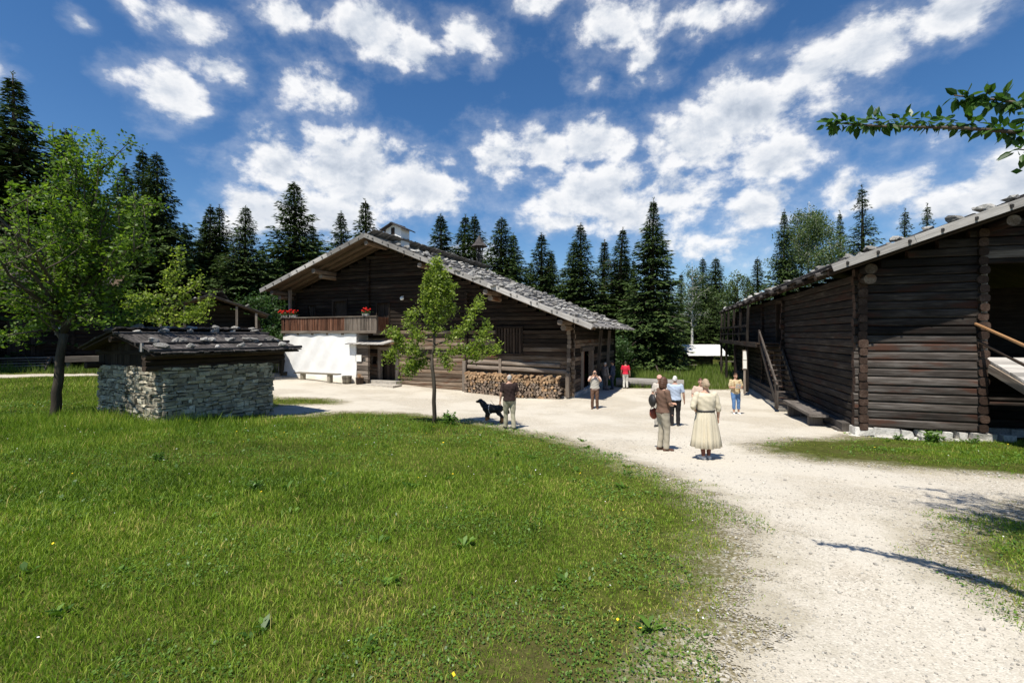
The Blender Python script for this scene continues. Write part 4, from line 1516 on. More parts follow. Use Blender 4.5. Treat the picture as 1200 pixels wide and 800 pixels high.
def stone_courses(mb, along, fixed, a, b, z0, z1, out):
    z = z0
    while z < z1:
        h = random.uniform(.06, .16)
        u = a + random.uniform(-.1, 0)
        while u < b:
            w = random.choice((random.uniform(.12, .26), random.uniform(.2, .5)))
            d = random.uniform(.0, .045)
            c, hu = u + w / 2, w / 2 - .009
            lo, hi = max(c - hu, a - .03), min(c + hu, b + .03)
            if hi - lo > .05:
                dz = random.uniform(-.018, .018)
                zz = (z + h / 2 + dz)
                if along == 'x': mb.box(((lo + hi) / 2, fixed + out * (d * .5 + .02), zz), ((hi - lo) / 2, 0, 0), (0, .05 + d, 0), (0, 0, h / 2 * random.uniform(.78, 1.05) - .004), jit=.024)
                else: mb.box((fixed + out * (d * .5 + .02), (lo + hi) / 2, zz), (0, (hi - lo) / 2, 0), (.05 + d, 0, 0), (0, 0, h / 2 * random.uniform(.78, 1.05) - .004), jit=.024)
            u += w
        z += h


mb = MB()
stone_courses(mb, 'x', 0, 0, HW, -.25, 1.42, -1)
stone_courses(mb, 'x', HD, 0, HW, -.25, 1.42, 1)
stone_courses(mb, 'y', 0, 0, HD, -.25, 1.42, -1)
stone_courses(mb, 'y', HW, 0, HD, -.25, 1.42, 1)
hutwall = mb.build('stone_wall', M['stone_wall'], hut)
md = hutwall.modifiers.new('worn_edges', 'BEVEL'); md.width = .02; md.segments = 2
mb = MB(); mb.abox(.03, HW - .03, .03, HD - .03, -.3, 1.40); mb.build('mortar_core', M['mortar'], hutwall)
HRZ, HRY, HSL, HEV = 2.52, 1.72, .255, -.68


def hut_roof(y): return HRZ - abs(y - HRY) * HSL


class SwapMB(MB):
    """a builder whose x and y are swapped, for a ridge along x"""
    def _add(s, vs, fs, uvs, rnd, mi=0):
        super()._add([(v[1], v[0], v[2]) for v in vs], [tuple(f)[::-1] for f in fs], uvs, rnd, mi)


mb = SwapMB()
roof_slope(mb, HRY, HRZ, HEV, HSL, -.5, HW + .75, 0, .3, .55, .1, .2, .02)
roof_slope(mb, HRY, HRZ, HD + .2, HSL, -.5, HW + .75, 0, .3, .55, .1, .2, .02)
hroof = mb.build('roof', M['shingle_dark'], hut)
for y in (HEV + .12, HEV + .8, HRY - .45, HRY + .1):
    mb = MB()
    mb.log((-.6, y, hut_roof(y) + .09), (HW + .85, y, hut_roof(y) + .09), .045, .045, 7, .02)
    mb.build('roof_pole', M['shingle_dark'], hroof)
mb = SwapMB()
deck(mb, HRY, HRZ - .02, HEV + .08, HSL, -.45, HW + .7)
deck(mb, HRY, HRZ - .02, HD + .12, HSL, -.45, HW + .7)
mb.build('roof_boarding', M['dark_wood'], hroof)
mb = MB()
for i in range(9):
    y = .15 + i * .39
    mb.abox(.0, .05, y, y + .37, 1.40, hut_roof(y + .18) - .1, jit=.006)
mb.build('gable_boards', M['house_log'], hut)
mb = MB()
for i in range(9):
    y = .15 + i * .39
    mb.abox(HW - .05, HW, y, y + .37, 1.40, hut_roof(y + .18) - .1, jit=.006)
mb.build('gable_boards', M['house_log'], hut)
mb = MB()
for k in range(3):
    mb.log((-.42, .06, 1.50 + k * .16), (HW + .55, .06, 1.50 + k * .16), .11, .085, 10, .008)
mb.log((-.5, HRY, HRZ - .2), (HW + .6, HRY, HRZ - .2), .09, .09, 10, .008)
mb.log((-.42, HD - .05, 1.5), (HW + .55, HD - .05, 1.5), .11, .09, 10, .008)
for x in (.06, HW - .06):
    mb.log((x, -.5, 1.9), (x, HD + .4, 1.9), .08, .08, 10, .008)
mb.build('wall_plate', M['dark_wood'], hut)
mb = MB()
mb.box((-.48, .05, 2.1), (.02, 0, 0), (0, .07, 0), (0, 0, .12)); mb.build('bracket', M['board'], hut)
mb = MB()
mb.box((HW + .35, -.15, 1.32), (.06, 0, 0), (0, .05, 0), (.03, 0, .24), jit=.02); mb.box((HW + .42, -.15, 1.05), (.1, 0, 0), (0, .05, 0), (0, 0, .06), jit=.02)
mb.build('hook_timber', M['dark_wood'], hut)
uw = lambda x, y, z=0.0: world_of(HUT_O, HUT_RZ, (x, y, z))
for i in range(36):
    r = (0, 1, 1, 2, 3, 3)[i % 6]
    y = (HEV + .22, HEV + .9, HRY - .35, HRY + .05)[r] + random.uniform(-.06, .06)
    x = -.3 + i * .123 + random.uniform(-.1, .1)
    s = random.uniform(.11, .20)
    stone(uw(x, y, hut_roof(y) + .09 + s * .35), s, 'pale weighting stone lying on the roof of the stone hut', 'stones weighting the hut roof')


# ------------------------------------------------------------------ smaller buildings and fences
def at(px, py, Y): return Vector(((px - HX) / FPX * Y, Y, zat(py, Y)))


# log house at the left edge, in the shade of added spruces
LO = Vector((-31.2, 30.5, H(-29, 30) - .05)); LRZ = R(34)
lh = thing('log_house', 'dark shaded log house with porch and steps behind the large apple tree', 'house', LO, LRZ)
mb = MB()
log_wall(mb, 'x', 0, -10, 3.4, .9, 5.6, .28, .12, [(-1.6, .2, .9, 3.6)], (.25, .25))
log_wall(mb, 'y', 3.4, 0, 9, .3, 5.6, .28, .12, (), (.25, .2), stagger=.14)
log_ends(mb, 1.6, -.25, .1, .9, 5.4, .28)
mb.build('log_wall', [M['house_log']], lh)
mb = MB(); mb.abox(-10, 3.3, .4, .5, .2, 5.4); mb.abox(-10, 3.2, 8.9, 9, .2, 5.4); mb.build('inner_wall', M['dark_wood'], lh)
mb = SwapMB()
roof_slope(mb, 4.5, 7.4, -1.6, .3, -11, 3.6, 0, .7, .95, .2, .35)
roof_slope(mb, 4.5, 7.4, 10.6, .3, -11, 3.6, 0, 1.4, 1.6, .4, .6)
rf = mb.build('roof', M['shingle_dark'], lh)
mb = SwapMB(); deck(mb, 4.5, 7.4, -1.5, .3, -10.9, 4.1, w=.4); deck(mb, 4.5, 7.4, 10.5, .3, -10.9, 4.1, w=.6); mb.build('roof_boarding', M['soffit'], rf)
mb = MB()
for i in range(5): mb.abox(-10, 4.2, -1.6 + i * .33, -1.29 + i * .33, .78, .84)
for x in (-7, -4, -1.9, 1.6, 3.9): mb.beam((x, -1.5, -.1), (x, -1.5, .78), .2, .2)
mb.abox(.9, 4.2, -1.66, -1.6, .5, .86); mb.abox(-10, -2.4, -1.66, -1.6, .5, .86)
mb.build('porch', M['house_grey'], lh)
mb = MB()
for i in range(5): mb.abox(-2.3, .8, -1.7 - (5 - i) * .3, -1.4 - (5 - i) * .3, .02 + i * .155, .08 + i * .155)
for x in (-2.32, .82): mb.beam((x, -3.3, .0), (x, -1.6, .80), .08, .22)
mb.build('steps', M['house_grey'], lh)
mb = MB()
for i in range(8): mb.abox(-1.58 + i * .22, -1.38 + i * .22, .1, .14, .9, 3.55)
mb.build('door', M['dark_wood'], lh)
p = world_of(LO, LRZ, (1.0, -.19, 2.6))
t = thing('notice_board', 'pale notice on the shaded log wall behind the large apple tree', 'sign', p, LRZ)
mb = MB(); mb.abox(-.25, .25, -.03, 0, -.3, .3); mb.build('panel', SIGN_PAPER, t)
mb = MB(); mb.abox(-.29, .29, 0, .03, -.34, .34); mb.build('frame', M['board'], t)

# log cabin whose gable shows over the hut
CO = Vector((-19.75, 25.9, H(-17.5, 27))); CRZ = R(29)
cb = thing('log_cabin', 'small dark log cabin with open gable showing behind the stone hut', 'cabin', CO, CRZ)
ct = lambda x: 4.95 - abs(x - 2.4) * .36
mb = MB()
log_wall(mb, 'x', 0, 0, 4.8, .1, 3.3, .26, .11, [(1.9, 2.9, .1, 2.2)], (.2, .2), lambda x: ct(x) - .3)
log_wall(mb, 'x', .9, 0, 4.8, 3.2, 4.9, .26, .11, (), (0, 0), lambda x: ct(x) - .2)
log_wall(mb, 'y', 0, 0, 6, .1, 3.6, .26, .11, (), (.2, .2), stagger=.13)
log_wall(mb, 'y', 4.8, 0, 6, .1, 3.6, .26, .11, (), (.2, .2), stagger=.13)
mb.build('log_wall', [M['dark_wood']], cb)
mb = MB(); mb.abox(.1, 4.7, 5.9, 6, .1, 4.0); mb.build('back_wall', M['dark_wood'], cb)
mb = MB()
roof_slope(mb, 2.4, 4.95, -.55, .36, -1.0, 6.6, 0, .5, .75, .18, .3); roof_slope(mb, 2.4, 4.95, 5.35, .36, -1.0, 6.6, 0, .5, .75, .18, .3)
rf = mb.build('roof', M['shingle_dark'], cb)
mb = MB(); deck(mb, 2.4, 4.95, -.5, .36, -.98, 6.5, w=.4); deck(mb, 2.4, 4.95, 5.3, .36, -.98, 6.5, w=.4); mb.build('roof_boarding', M['soffit'], rf)
mb = MB()
for x in (.1, 1.2, 3.7, 4.7): mb.beam((x, -.85, 2.3), (x, -.85, ct(x) - .15), .12, .12)
mb.abox(-.2, 5.0, -.95, -.75, 2.2, 2.34); mb.abox(-.2, 5.0, -.93, .0, 2.14, 2.2)
for x in (.0, 4.8): mb.beam((x, -.85, 0), (x, -.85, 2.2), .15, .15)
mb.build('gable_frame', M['house_grey'], cb)
cbd = MB(); cbd.abox(1.9, 2.9, .05, .1, .1, 2.2); cbd.build('door', M['dark_wood'], cb)
for k in range(7):
    y = -.7 + k * .9
    x = 2.4 + random.choice((-1, 1)) * random.uniform(.2, 2.4)
    p = world_of(CO, CRZ, (x, y, ct(x) + .14))
    stone(p, .15, 'weighting stone lying on the roof of the log cabin behind the hut', 'stones weighting the cabin roof')

# picket fence left of the whitewashed wall
fa, fb = spot(285, 33.5), spot(337, 33.0)
ft = thing('picket_fence', 'grey wooden picket fence left of the whitewashed wall', 'fence', fa, 0)
d = fb - fa
mb = MB()
for z in (.35, 1.0): mb.beam((0, .03, z), (d.x, d.y + .03, d.z + z), .06, .09)
mb.build('rail', M['fence'], ft)
for k in range(3):
    mb = MB(); q = d * (k / 2.0); mb.beam((q.x, q.y + .1, q.z - .1), (q.x, q.y + .1, q.z + 1.35), .11, .11); mb.build('post', M['fence'], ft)
n = int(d.length / .17)
for k in range(n + 1):
    q = d * (k / n)
    h = random.uniform(1.28, 1.42)
    mb = MB()
    mb.poly([(q.x + a, q.y + b, q.z + z) for b in (-.03, -.005) for (a, z) in ((-.045, .04), (.045, .04), (.045, h - .08), (0, h), (-.045, h - .08))],
            [(0, 1, 2, 3, 4), (9, 8, 7, 6, 5), (0, 5, 6, 1), (1, 6, 7, 2), (2, 7, 8, 3), (3, 8, 9, 4), (4, 9, 5, 0)])
    mb.build('picket', M['fence'], ft)

# shed with a pale roof out in the meadow
so = spot(824, 46)
sh = thing('open_shed', 'low open shed with bright pale roof in the meadow', 'shed', so, R(-4))
mb = MB()
for i in range(14):
    x = -1.75 + i * .27
    mb.box((x, -.35, 1.85), (.13, 0, 0), (0, 1.15, .5), (0, -.012, .022), jit=.008)
    mb.box((x, 1.35, 2.0), (.13, 0, 0), (0, .6, -.38), (0, .012, .022), jit=.008)
mb.build('roof', flat('pale_new_shingle', (.70, .68, .63), .6, .3, 8, .12), sh)
for (x, y) in ((-1.4, -1.0), (1.4, -1.0), (-1.4, 1.6), (1.4, 1.6)):
    mb = MB(); mb.beam((x, y, -.1), (x, y, 1.5 if y < 0 else 1.75), .16, .16); mb.build('post', M['rail_red'], sh)
mb = MB()
for i in range(9): mb.abox(-1.35, 1.35, 1.55, 1.6, .05 + i * .18, .22 + i * .18)
mb.build('back_wall', M['dark_wood'], sh)
mb = MB(); mb.abox(-2.6, -1.0, -1.3, -1.0, .42, .5); mb.abox(-2.5, -2.4, -1.25, -1.05, 0, .42); mb.abox(-1.3, -1.2, -1.25, -1.05, 0, .42); mb.build('side_bench', M['bench'], sh)

# felled trunk at the edge of the yard
a, b = spot(722, 29.9), spot(801, 28.9)
lt = thing('felled_trunk', 'thick grey peeled trunk lying at the far edge of the yard', 'log', (a + b) / 2, 0)
d = (b - a) / 2
mb = MB(); mb.log(-d + Vector((0, 0, .34)), d + Vector((0, 0, .34)), .27, .27, 14, .02, 0, 1, 1.0); mb.build('trunk', [M['board'], M['pole']], lt)
for s in (-.7, .7):
    mb = MB(); q = d * s; mb.log(q + Vector((0, -.4, .06)), q + Vector((0, .4, .06)), .1, .1, 8, .01); mb.build('bearer', M['house_grey'], lt)
sp = spot(838, 45.5)
t = thing('garden_table', 'pale wooden table standing beside the open shed', 'table', sp + Vector((1.2, 0, 0)), R(10))
mb = MB(); mb.box((0, 0, .74), (.9, 0, 0), (0, .35, 0), (0, 0, .03)); mb.build('top', M['bench'], t)
for s in (-.7, .7):
    mb = MB(); mb.box((s, 0, .36), (.05, 0, 0), (0, .28, 0), (0, 0, .36)); mb.build('leg', M['bench'], t)


# ------------------------------------------------------------------ trees
def norm(v): return v / (np.linalg.norm(v, axis=-1, keepdims=True) + 1e-9)


def spruce_mesh(Hh, Rb, seed, z0=.07, dens=1.0, droop=.35, sp=.085, gap=0.0):
    """crown of drooping boughs in whorls; each bough carries many small hanging sprays"""
    r = np.random.default_rng(seed)
    Vs, As = [], []
    mb = MB()
    z = Hh * z0
    lean = r.normal(0, .01, 2)
    side = r.normal(0, .16, 6)
    while z < Hh - .25:
        f = z / Hh
        Lm = Rb * (1 - f) ** .95 * (1 + .12 * math.sin(f * 17 + seed)) + .05
        nb = int(r.integers(6, 9)) if f < .85 else 6
        a0 = r.uniform(0, 6.28)
        for k in range(nb):
            if r.random() < gap: continue
            az_ = a0 + k * 2 * np.pi / nb + r.normal(0, .22)
            L = Lm * r.uniform(.55, 1.25) * (1 + .18 * math.sin(az_ * 2 + side[0] * 9) * side[1] * 4)
            n = max(4, int(L / .12))
            s = np.linspace(.05, 1, n)
            up = .25 * (f - .35)
            zz = z + L * (up * s - droop * s ** 1.4 * (1.1 - f) + .13 * s ** 3) + r.normal(0, .02, n)
            rad = L * s
            bx = np.cos(az_) * rad; by = np.sin(az_) * rad
            o = np.array([np.cos(az_), np.sin(az_), 0.])
            t = np.array([-np.sin(az_), np.cos(az_), 0.])
            m = int(max(8, n * 5.6 * dens))
            q = r.random(m) ** .95
            P = np.stack([np.interp(q, s, bx), np.interp(q, s, by), np.interp(q, s, zz)], 1)
            wl = L * .42 * np.sin(np.pi * np.clip(q * .8 + .2, 0, 1)) ** .8 + .05 + .05 * min(1, L)
            sd = r.choice([-1, 1], m) * r.random(m) ** .6
            P = P + t * (sd * wl * .55)[:, None] + np.array([0, 0, -1.]) * (np.abs(sd) * wl * .22 + r.random(m) * .10)[:, None]
            d = norm(o * r.uniform(.25, 1.0, (m, 1)) + t * (np.sign(sd) * r.uniform(.2, 1.0, m))[:, None] + np.array([0, 0, -1.]) * r.uniform(.0, .75, (m, 1)))
            nn = norm(np.cross(d, norm(np.array([0, 0, 1.]) + r.normal(0, .45, (m, 3)))))
            ll = (r.uniform(.14, .42, m) * (.42 + .62 * min(1, L / 1.6)))[:, None]
            w = ll * r.uniform(.24, .42, (m, 1))
            V = np.stack([P, P + d * ll * .45 + nn * w * .5, P + d * ll, P + d * ll * .45 - nn * w * .5], 1)
            Vs.append(V.reshape(-1, 3))
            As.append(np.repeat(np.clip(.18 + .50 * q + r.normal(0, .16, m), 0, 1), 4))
            if L > .7 and k % 2 == 0:
                mb.tube([(0, 0, z), (bx[n // 2], by[n // 2], zz[n // 2]), (bx[-2], by[-2], zz[-2])], [.02 + .012 * L, .012 + .006 * L, .006], 4)
        z += sp + .11 * (1 - f) + r.uniform(0, .13)
    # leader shoot
    m = 26
    P = np.stack([r.normal(0, .015, m), r.normal(0, .015, m), Hh - .02 - r.random(m) ** 1.3 * .8], 1)
    d = norm(np.stack([r.normal(0, .6, m), r.normal(0, .6, m), r.uniform(.4, 1.2, m)], 1))
    nn = norm(np.cross(d, r.normal(0, 1, (m, 3))))
    ll = r.uniform(.10, .2, (m, 1))
    Vs.append(np.stack([P, P + d * ll * .45 + nn * ll * .12, P + d * ll, P + d * ll * .45 - nn * ll * .12], 1).reshape(-1, 3)); As.append(np.repeat(r.random(m), 4))
    V = np.concatenate(Vs); A = np.concatenate(As)
    V[:, :2] += lean * V[:, 2:3]
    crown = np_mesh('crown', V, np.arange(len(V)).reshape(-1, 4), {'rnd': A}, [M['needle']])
    rb = .014 * Hh + .03
    mb.tube([(lean[0] * h, lean[1] * h, h) for h in (-.4, .3, Hh * .3, Hh * .6, Hh * .9, Hh - .05)], [rb * 1.25, rb, rb * .78, rb * .5, rb * .16, .012], 9)
    return crown, mb.mesh('trunk', M['spruce_bark'])


SPR = [spruce_mesh(16, 3.5, 11, droop=.45), spruce_mesh(16, 2.75, 12, droop=.5, gap=.06), spruce_mesh(16, 2.2, 13, droop=.55, gap=.1), spruce_mesh(16, 3.2, 14, gap=.08, droop=.5), spruce_mesh(16, 1.7, 15, z0=.2, gap=.14, droop=.5), spruce_mesh(16, 2.4, 16, z0=.12, dens=.75, gap=.22, droop=.45), spruce_mesh(16, 2.7, 17, z0=.22, dens=.9)]


def spruce(px, py, Y, kind, wide, label, group='spruces standing behind the farm'):
    g = spot(px, Y)
    hgt_ = zat(py, Y) - g.z
    t = thing('spruce_tree', label, 'tree', g, random.uniform(0, 6.28), group)
    k = hgt_ / 16
    t.scale = (k * wide * 1.32, k * wide * 1.32, k)
    c, tr = SPR[kind]
    link('crown', c, t); link('trunk', tr, t)
    return t


# left wood
LG = 'spruces of the wood on the left'
spruce(25, 88, 36, 3, 1.28, 'tall spruce rising highest behind the large apple tree at the left edge', LG)
spruce(-28, 118, 34, 0, 1.22, 'spruce cut by the left edge of the photo behind the apple tree', LG)
spruce(70, 150, 40, 1, 1.40, 'spruce half hidden behind the top of the large apple tree', LG)
spruce(131, 191, 43, 2, 1.34, 'spruce with a thin tip just right of the large apple tree top', LG)
spruce(172, 175, 39, 1, 1.22, 'left one of the twin spruce tips right of the large apple tree', LG)
spruce(188, 179, 38, 0, 1.10, 'right one of the twin spruce tips, broad and dark', LG)
spruce(104, 215, 35, 0, 1.34, 'dark spruce in the shade right behind the apple tree crown', LG)
spruce(150, 232, 46, 3, 1.34, 'spruce in the gap behind the twin spruces', LG)
spruce(231, 254, 46, 2, 1.22, 'small spruce tip right beside the twin spruces', LG)
spruce(243, 239, 42, 1, 1.34, 'left of two blunt spruces above the log cabin', LG)
spruce(258, 240, 44, 3, 1.22, 'right of two blunt spruces above the log cabin', LG)
spruce(285, 239, 40, 0, 1.16, 'broad pointed spruce between the cabin and the farmhouse roof', LG)
spruce(350, 212, 45, 0, 1.37, 'tallest broad spruce behind the left slope of the farmhouse roof', LG)
spruce(376, 262, 50, 2, 1.22, 'small spruce leaning on the right flank of the tallest one behind the farmhouse', LG)
spruce(402, 248, 50, 1, 1.28, 'slim spruce just left of the farmhouse ridge', LG)
spruce(433, 230, 47, 2, 1.52, 'spruce tip standing right over the farmhouse gable, left of the chimney', LG)
for px_, Y_ in ((-190, 24), (-300, 24)):  # two unseen spruces added to cast shade on the log house
    spruce(px_, 20, Y_, 0, 1.1, 'unseen spruce added beyond the left edge to shade the log house', 'unseen spruces added to shade the log house')
# behind the long slope of the farmhouse
MG = 'spruces in a row behind the farmhouse roof'
for i, (px, py, Y, k, w, lab) in enumerate([
    (520, 251, 52, 1, 1.05, 'first spruce right of the chimney in the row behind the roof'),
    (537, 248, 55, 2, 1.1, 'spruce directly left of the bell turret'),
    (556, 252, 54, 1, .95, 'spruce directly behind the bell turret'),
    (584, 254, 50, 0, .95, 'broad full spruce right of the bell turret'),
    (608, 275, 55, 2, 1.1, 'lower slim spruce between two taller ones right of the bell turret'),
    (634, 272, 52, 1, 1.0, 'pointed spruce over the middle of the stony roof slope'),
    (651, 294, 62, 4, 1.2, 'small low spruce tip in the gap over the roof slope'),
    (663, 280, 58, 2, 1.05, 'narrow spruce second left of the pale gap in the row'),
    (682, 262, 52, 1, .95, 'tall slim spruce with bare lower trunk over the roof slope'),
    (704, 280, 58, 4, 1.15, 'thin spruce between two taller ones left of the big spruce'),
    (720, 265, 52, 2, 1.1, 'tall narrow spruce directly left of the biggest spruce'),
    (735, 300, 62, 4, 1.2, 'thin spruce tucked behind the left flank of the biggest spruce'),
    (762, 232, 45, 3, 1.12, 'biggest spruce of the row, dark and reaching down to the meadow'),
]): spruce(px, py, Y, k, w * (1.08 if px == 762 else 1.5), lab, MG)
# right of the yard
RG = 'spruces behind the log barn'
spruce(918, 246, 52, 1, .85, 'dark slim spruce on the left flank of the big birch behind the barn', RG)
spruce(988, 245, 60, 2, .8, 'small spruce tip on the right flank of the big birch', RG)
spruce(1013, 215, 46, 5, 1.05, 'ragged spruce standing alone right of the big birch', RG)
spruce(1058, 244, 44, 5, 1.0, 'left of the two small ragged spruces over the barn roof', RG)
spruce(1084, 238, 43, 5, .9, 'right of the two small ragged spruces over the barn roof', RG)
spruce(836, 335, 64, 1, 1.1, 'spruce between the white-stemmed birch and the barn gallery', RG)
spruce(882, 338, 66, 6, 1.0, 'low dark spruce directly behind the far end of the barn roof', RG)
spruce(1135, 262, 60, 1, 1.0, 'spruce hidden behind the upper slope of the barn roof', RG)
# deeper rows of the wood
DG = 'spruces deep in the wood behind the farm'
r_ = random.Random(5)
for px, Y, py in [(q, r_.uniform(60, 82), r_.uniform(300, 342)) for q in range(460, 910, 13)] + [(q, r_.uniform(50, 64), r_.uniform(268, 312)) for q in range(-60, 345, 20)] + [(q, r_.uniform(60, 75), r_.uniform(300, 335)) for q in range(340, 460, 20)] + [(q, r_.uniform(90, 110), r_.uniform(350, 368)) for q in range(470, 900, 18)]:
    wherel = ('left behind the apple tree and cabin' if px < 340 else 'behind the farmhouse gable' if px < 460 else 'between the farmhouse and the barn' if px > 730 else 'behind the farmhouse roof')
    far = ' in the farthest row' if Y > 88 else ''
    spruce(px, py, Y, r_.choice((0, 1, 2, 4, 6)), r_.uniform(1.2, 1.6), f'dark spruce filling the wood {wherel}{far}', f'{DG}, {wherel}{far}')


def leafy(name, label, cat, base, limbs, leaf_mat, bark, leaf_size, per_m, spread, seed, group=None, up=.25, wid=.55, droop=0.0, twig=.35, tw_len=.5, crown='crown', sides=7, hang=0.0, prune=None):
    """a tree from limbs (points, start and end radius); twigs sprout along them and leaves along the twigs"""
    r = np.random.default_rng(seed)
    t = thing(name, label, cat, base, 0, group)
    mb = MB()
    P = []
    for pts, r0, r1, lf in limbs:
        pts = np.array(pts, float)
        n = len(pts)
        seg = np.linalg.norm(np.diff(pts, axis=0), axis=1)
        cum = np.concatenate([[0], np.cumsum(seg)])
        m = max(4, int(cum[-1] / .3))
        u = np.linspace(0, cum[-1], m)
        fine = np.stack([np.interp(u, cum, pts[:, k]) for k in range(3)], 1)
        if m > 6:
            for _ in range(2): fine[1:-1] = (fine[:-2] + 2 * fine[1:-1] + fine[2:]) / 4
        fine[1:-1] += r.normal(0, .012 + (r0 * .12 if r0 < .08 else 0), (m - 2, 3))
        rad = np.linspace(r0, r1, m)
        if r0 > .08: rad = r1 + (r0 - r1) * (1 - np.linspace(0, 1, m)) ** 1.0; rad[0] *= 1.25
        mb.tube(fine, rad, sides)
        if lf <= 0: continue
        L = cum[-1]
        k = int(L * twig * 10 * lf)
        for _ in range(k):
            q = r.uniform(.12, 1.0) ** .8
            i = min(m - 2, int(q * (m - 1)))
            o = fine[i] + (fine[i + 1] - fine[i]) * (q * (m - 1) - i)
            ax = norm(fine[i + 1] - fine[i])
            d = norm(r.normal(0, 1, 3) + ax * .7 + np.array([0, 0, .25 - hang]))
            tl = tw_len * r.uniform(.4, 1.2)
            end = o + d * tl + np.array([0, 0, -hang * tl])
            if r.random() < .35: mb.tube([o, (o + end) / 2 + r.normal(0, .02, 3), end], [.008, .006, .003], 3)
            nl = max(2, int(tl * per_m))
            qq = r.random(nl)[:, None]
            P.append(o + (end - o) * qq + r.normal(0, spread, (nl, 3)) - np.array([0, 0, droop]) * (qq ** 2))
    mb.build('trunk', bark, t, True)
    P = np.concatenate(P)
    if prune is not None: P = P[~prune(P)]
    st = rng.bit_generator.state
    V, F, A = leaf_quads(P, leaf_size, up, wid)
    link(crown, np_mesh(crown, V, F, {'rnd': A}, [leaf_mat]), t)
    return t, len(P)


def limb(r, o, d, L, bend=.25, n=5, upw=.25):
    """a wandering limb"""
    pts = [np.array(o, float)]
    d = norm(np.array(d, float))
    for i in range(n):
        d = norm(d + r.normal(0, bend, 3) * .5 + np.array([0, 0, upw]) * .35)
        pts.append(pts[-1] + d * L / n)
    return pts


def bush_tree(Hh, Rr, z0, seed, n=26, r0=.12, upw=.3, sub=3, top=.95, lean=0):
    """limbs for a full crown: a leader, boughs and side boughs"""
    r = np.random.default_rng(seed)
    out = [([(0, 0, -.3), (lean * .2, 0, Hh * .25), (lean * .6 + r.normal(0, .08), r.normal(0, .08), Hh * .6), (lean, 0, Hh * top)], r0, .015, .25)]
    for i in range(n):
        f = (i + r.random()) / n
        z = z0 + (Hh * .88 - z0) * f
        L = Rr * math.sin(math.pi * (.18 + .78 * f)) ** .8 * r.uniform(.75, 1.1)
        a = i * 2.4 + r.normal(0, .3)
        b = limb(r, (lean * z / Hh, 0, z), (math.cos(a), math.sin(a), .25 + .5 * f), L, .3, 5, upw)
        out.append((b, r0 * .35 * (1 - f * .6), .008, 1.0))
        for j in range(sub):
            q = b[1 + j % 4]
            a2 = a + r.choice([-1, 1]) * r.uniform(.5, 1.3)
            out.append((limb(r, q, (math.cos(a2), math.sin(a2), r.uniform(-.1, .7)), L * r.uniform(.3, .55), .35, 4, upw), r0 * .12, .005, 1.0))
    return out


# large apple tree at the left
AB = ground_at(64, 489)
def big_apple():
    r = np.random.default_rng(21)
    zf = 2.45
    out = [([(0, 0, -.3), (.06, 0, .8), (.14, .0, 1.6), (.26, .02, zf)], .135, .10, 0)]
    mains = []
    for i in range(13):
        a = i * 2.39 + .4
        tl = r.uniform(.45, 1.05)
        L = r.uniform(2.3, 3.1)
        b = limb(r, (.26, 0, zf + r.uniform(-.2, 2.0)), (math.cos(a) * tl * 1.05, math.sin(a) * tl, 1.0 - tl * .55), L, .22, 6, .22)
        mains.append(b); out.append((b, .075, .014, .9))
    for dx, dy, L in ((.10, .05, 5.0), (.28, -.05, 4.9), (-.12, .1, 4.6), (.45, .1, 4.0)):
        b = limb(r, (.26, 0, zf), (dx, dy, 1), L, .12, 7, .5)
        mains.append(b); out.append((b, .08, .012, .9))
    for b in list(mains):
        for j in range(7):
            q = b[1 + j % (len(b) - 1)]
            a = r.uniform(0, 6.28)
            out.append((limb(r, q, (math.cos(a), math.sin(a), r.uniform(-.25, .8)), r.uniform(.9, 1.6), .3, 5, .3), .024, .006, 1.0))
    for (x, y, z, hh) in ((.62, .1, 6.4, 2.1), (1.05, -.2, 6.2, 1.7), (.3, .3, 6.2, 1.5), (1.35, -.2, 6.2, 1.9), (1.8, .1, 5.5, 1.6), (-.4, .3, 6.0, 1.4), (-1.1, .0, 5.4, 1.4), (2.4, -.1, 4.8, 1.4)):
        out.append((limb(r, (x, y, z), (r.normal(0, .08) + .03, r.normal(0, .08), 1), hh, .1, 6, .5), .022, .005, .9))
    for a in (2.9, 3.6, 1.2):
        out.append((limb(r, (.24 + .4 * math.cos(a), .4 * math.sin(a), zf + .1), (math.cos(a), math.sin(a), .1), 2.2, .25, 5, .02), .03, .006, 1.1))
    return out


leafy('apple_tree', 'large apple tree with full leafy crown standing left of the stone hut', 'tree', AB, big_apple(), M['apple_leaf'], M['bark'], .115, 36, .08, 5, up=.2, twig=.95, tw_len=.5, prune=lambda P: (P[:, 1] < -.7) & (P[:, 2] < 5.8) & (P[:, 0] > -1.0) & (np.random.default_rng(3).random(len(P)) < .88))

# young pear tree in the middle of the lawn, trained to side arms
PB = ground_at(508, 497)
Yp = PB.y
def im(px, py, dy=0.0):
    q = at(px, py, Yp + dy); return tuple(q - PB)


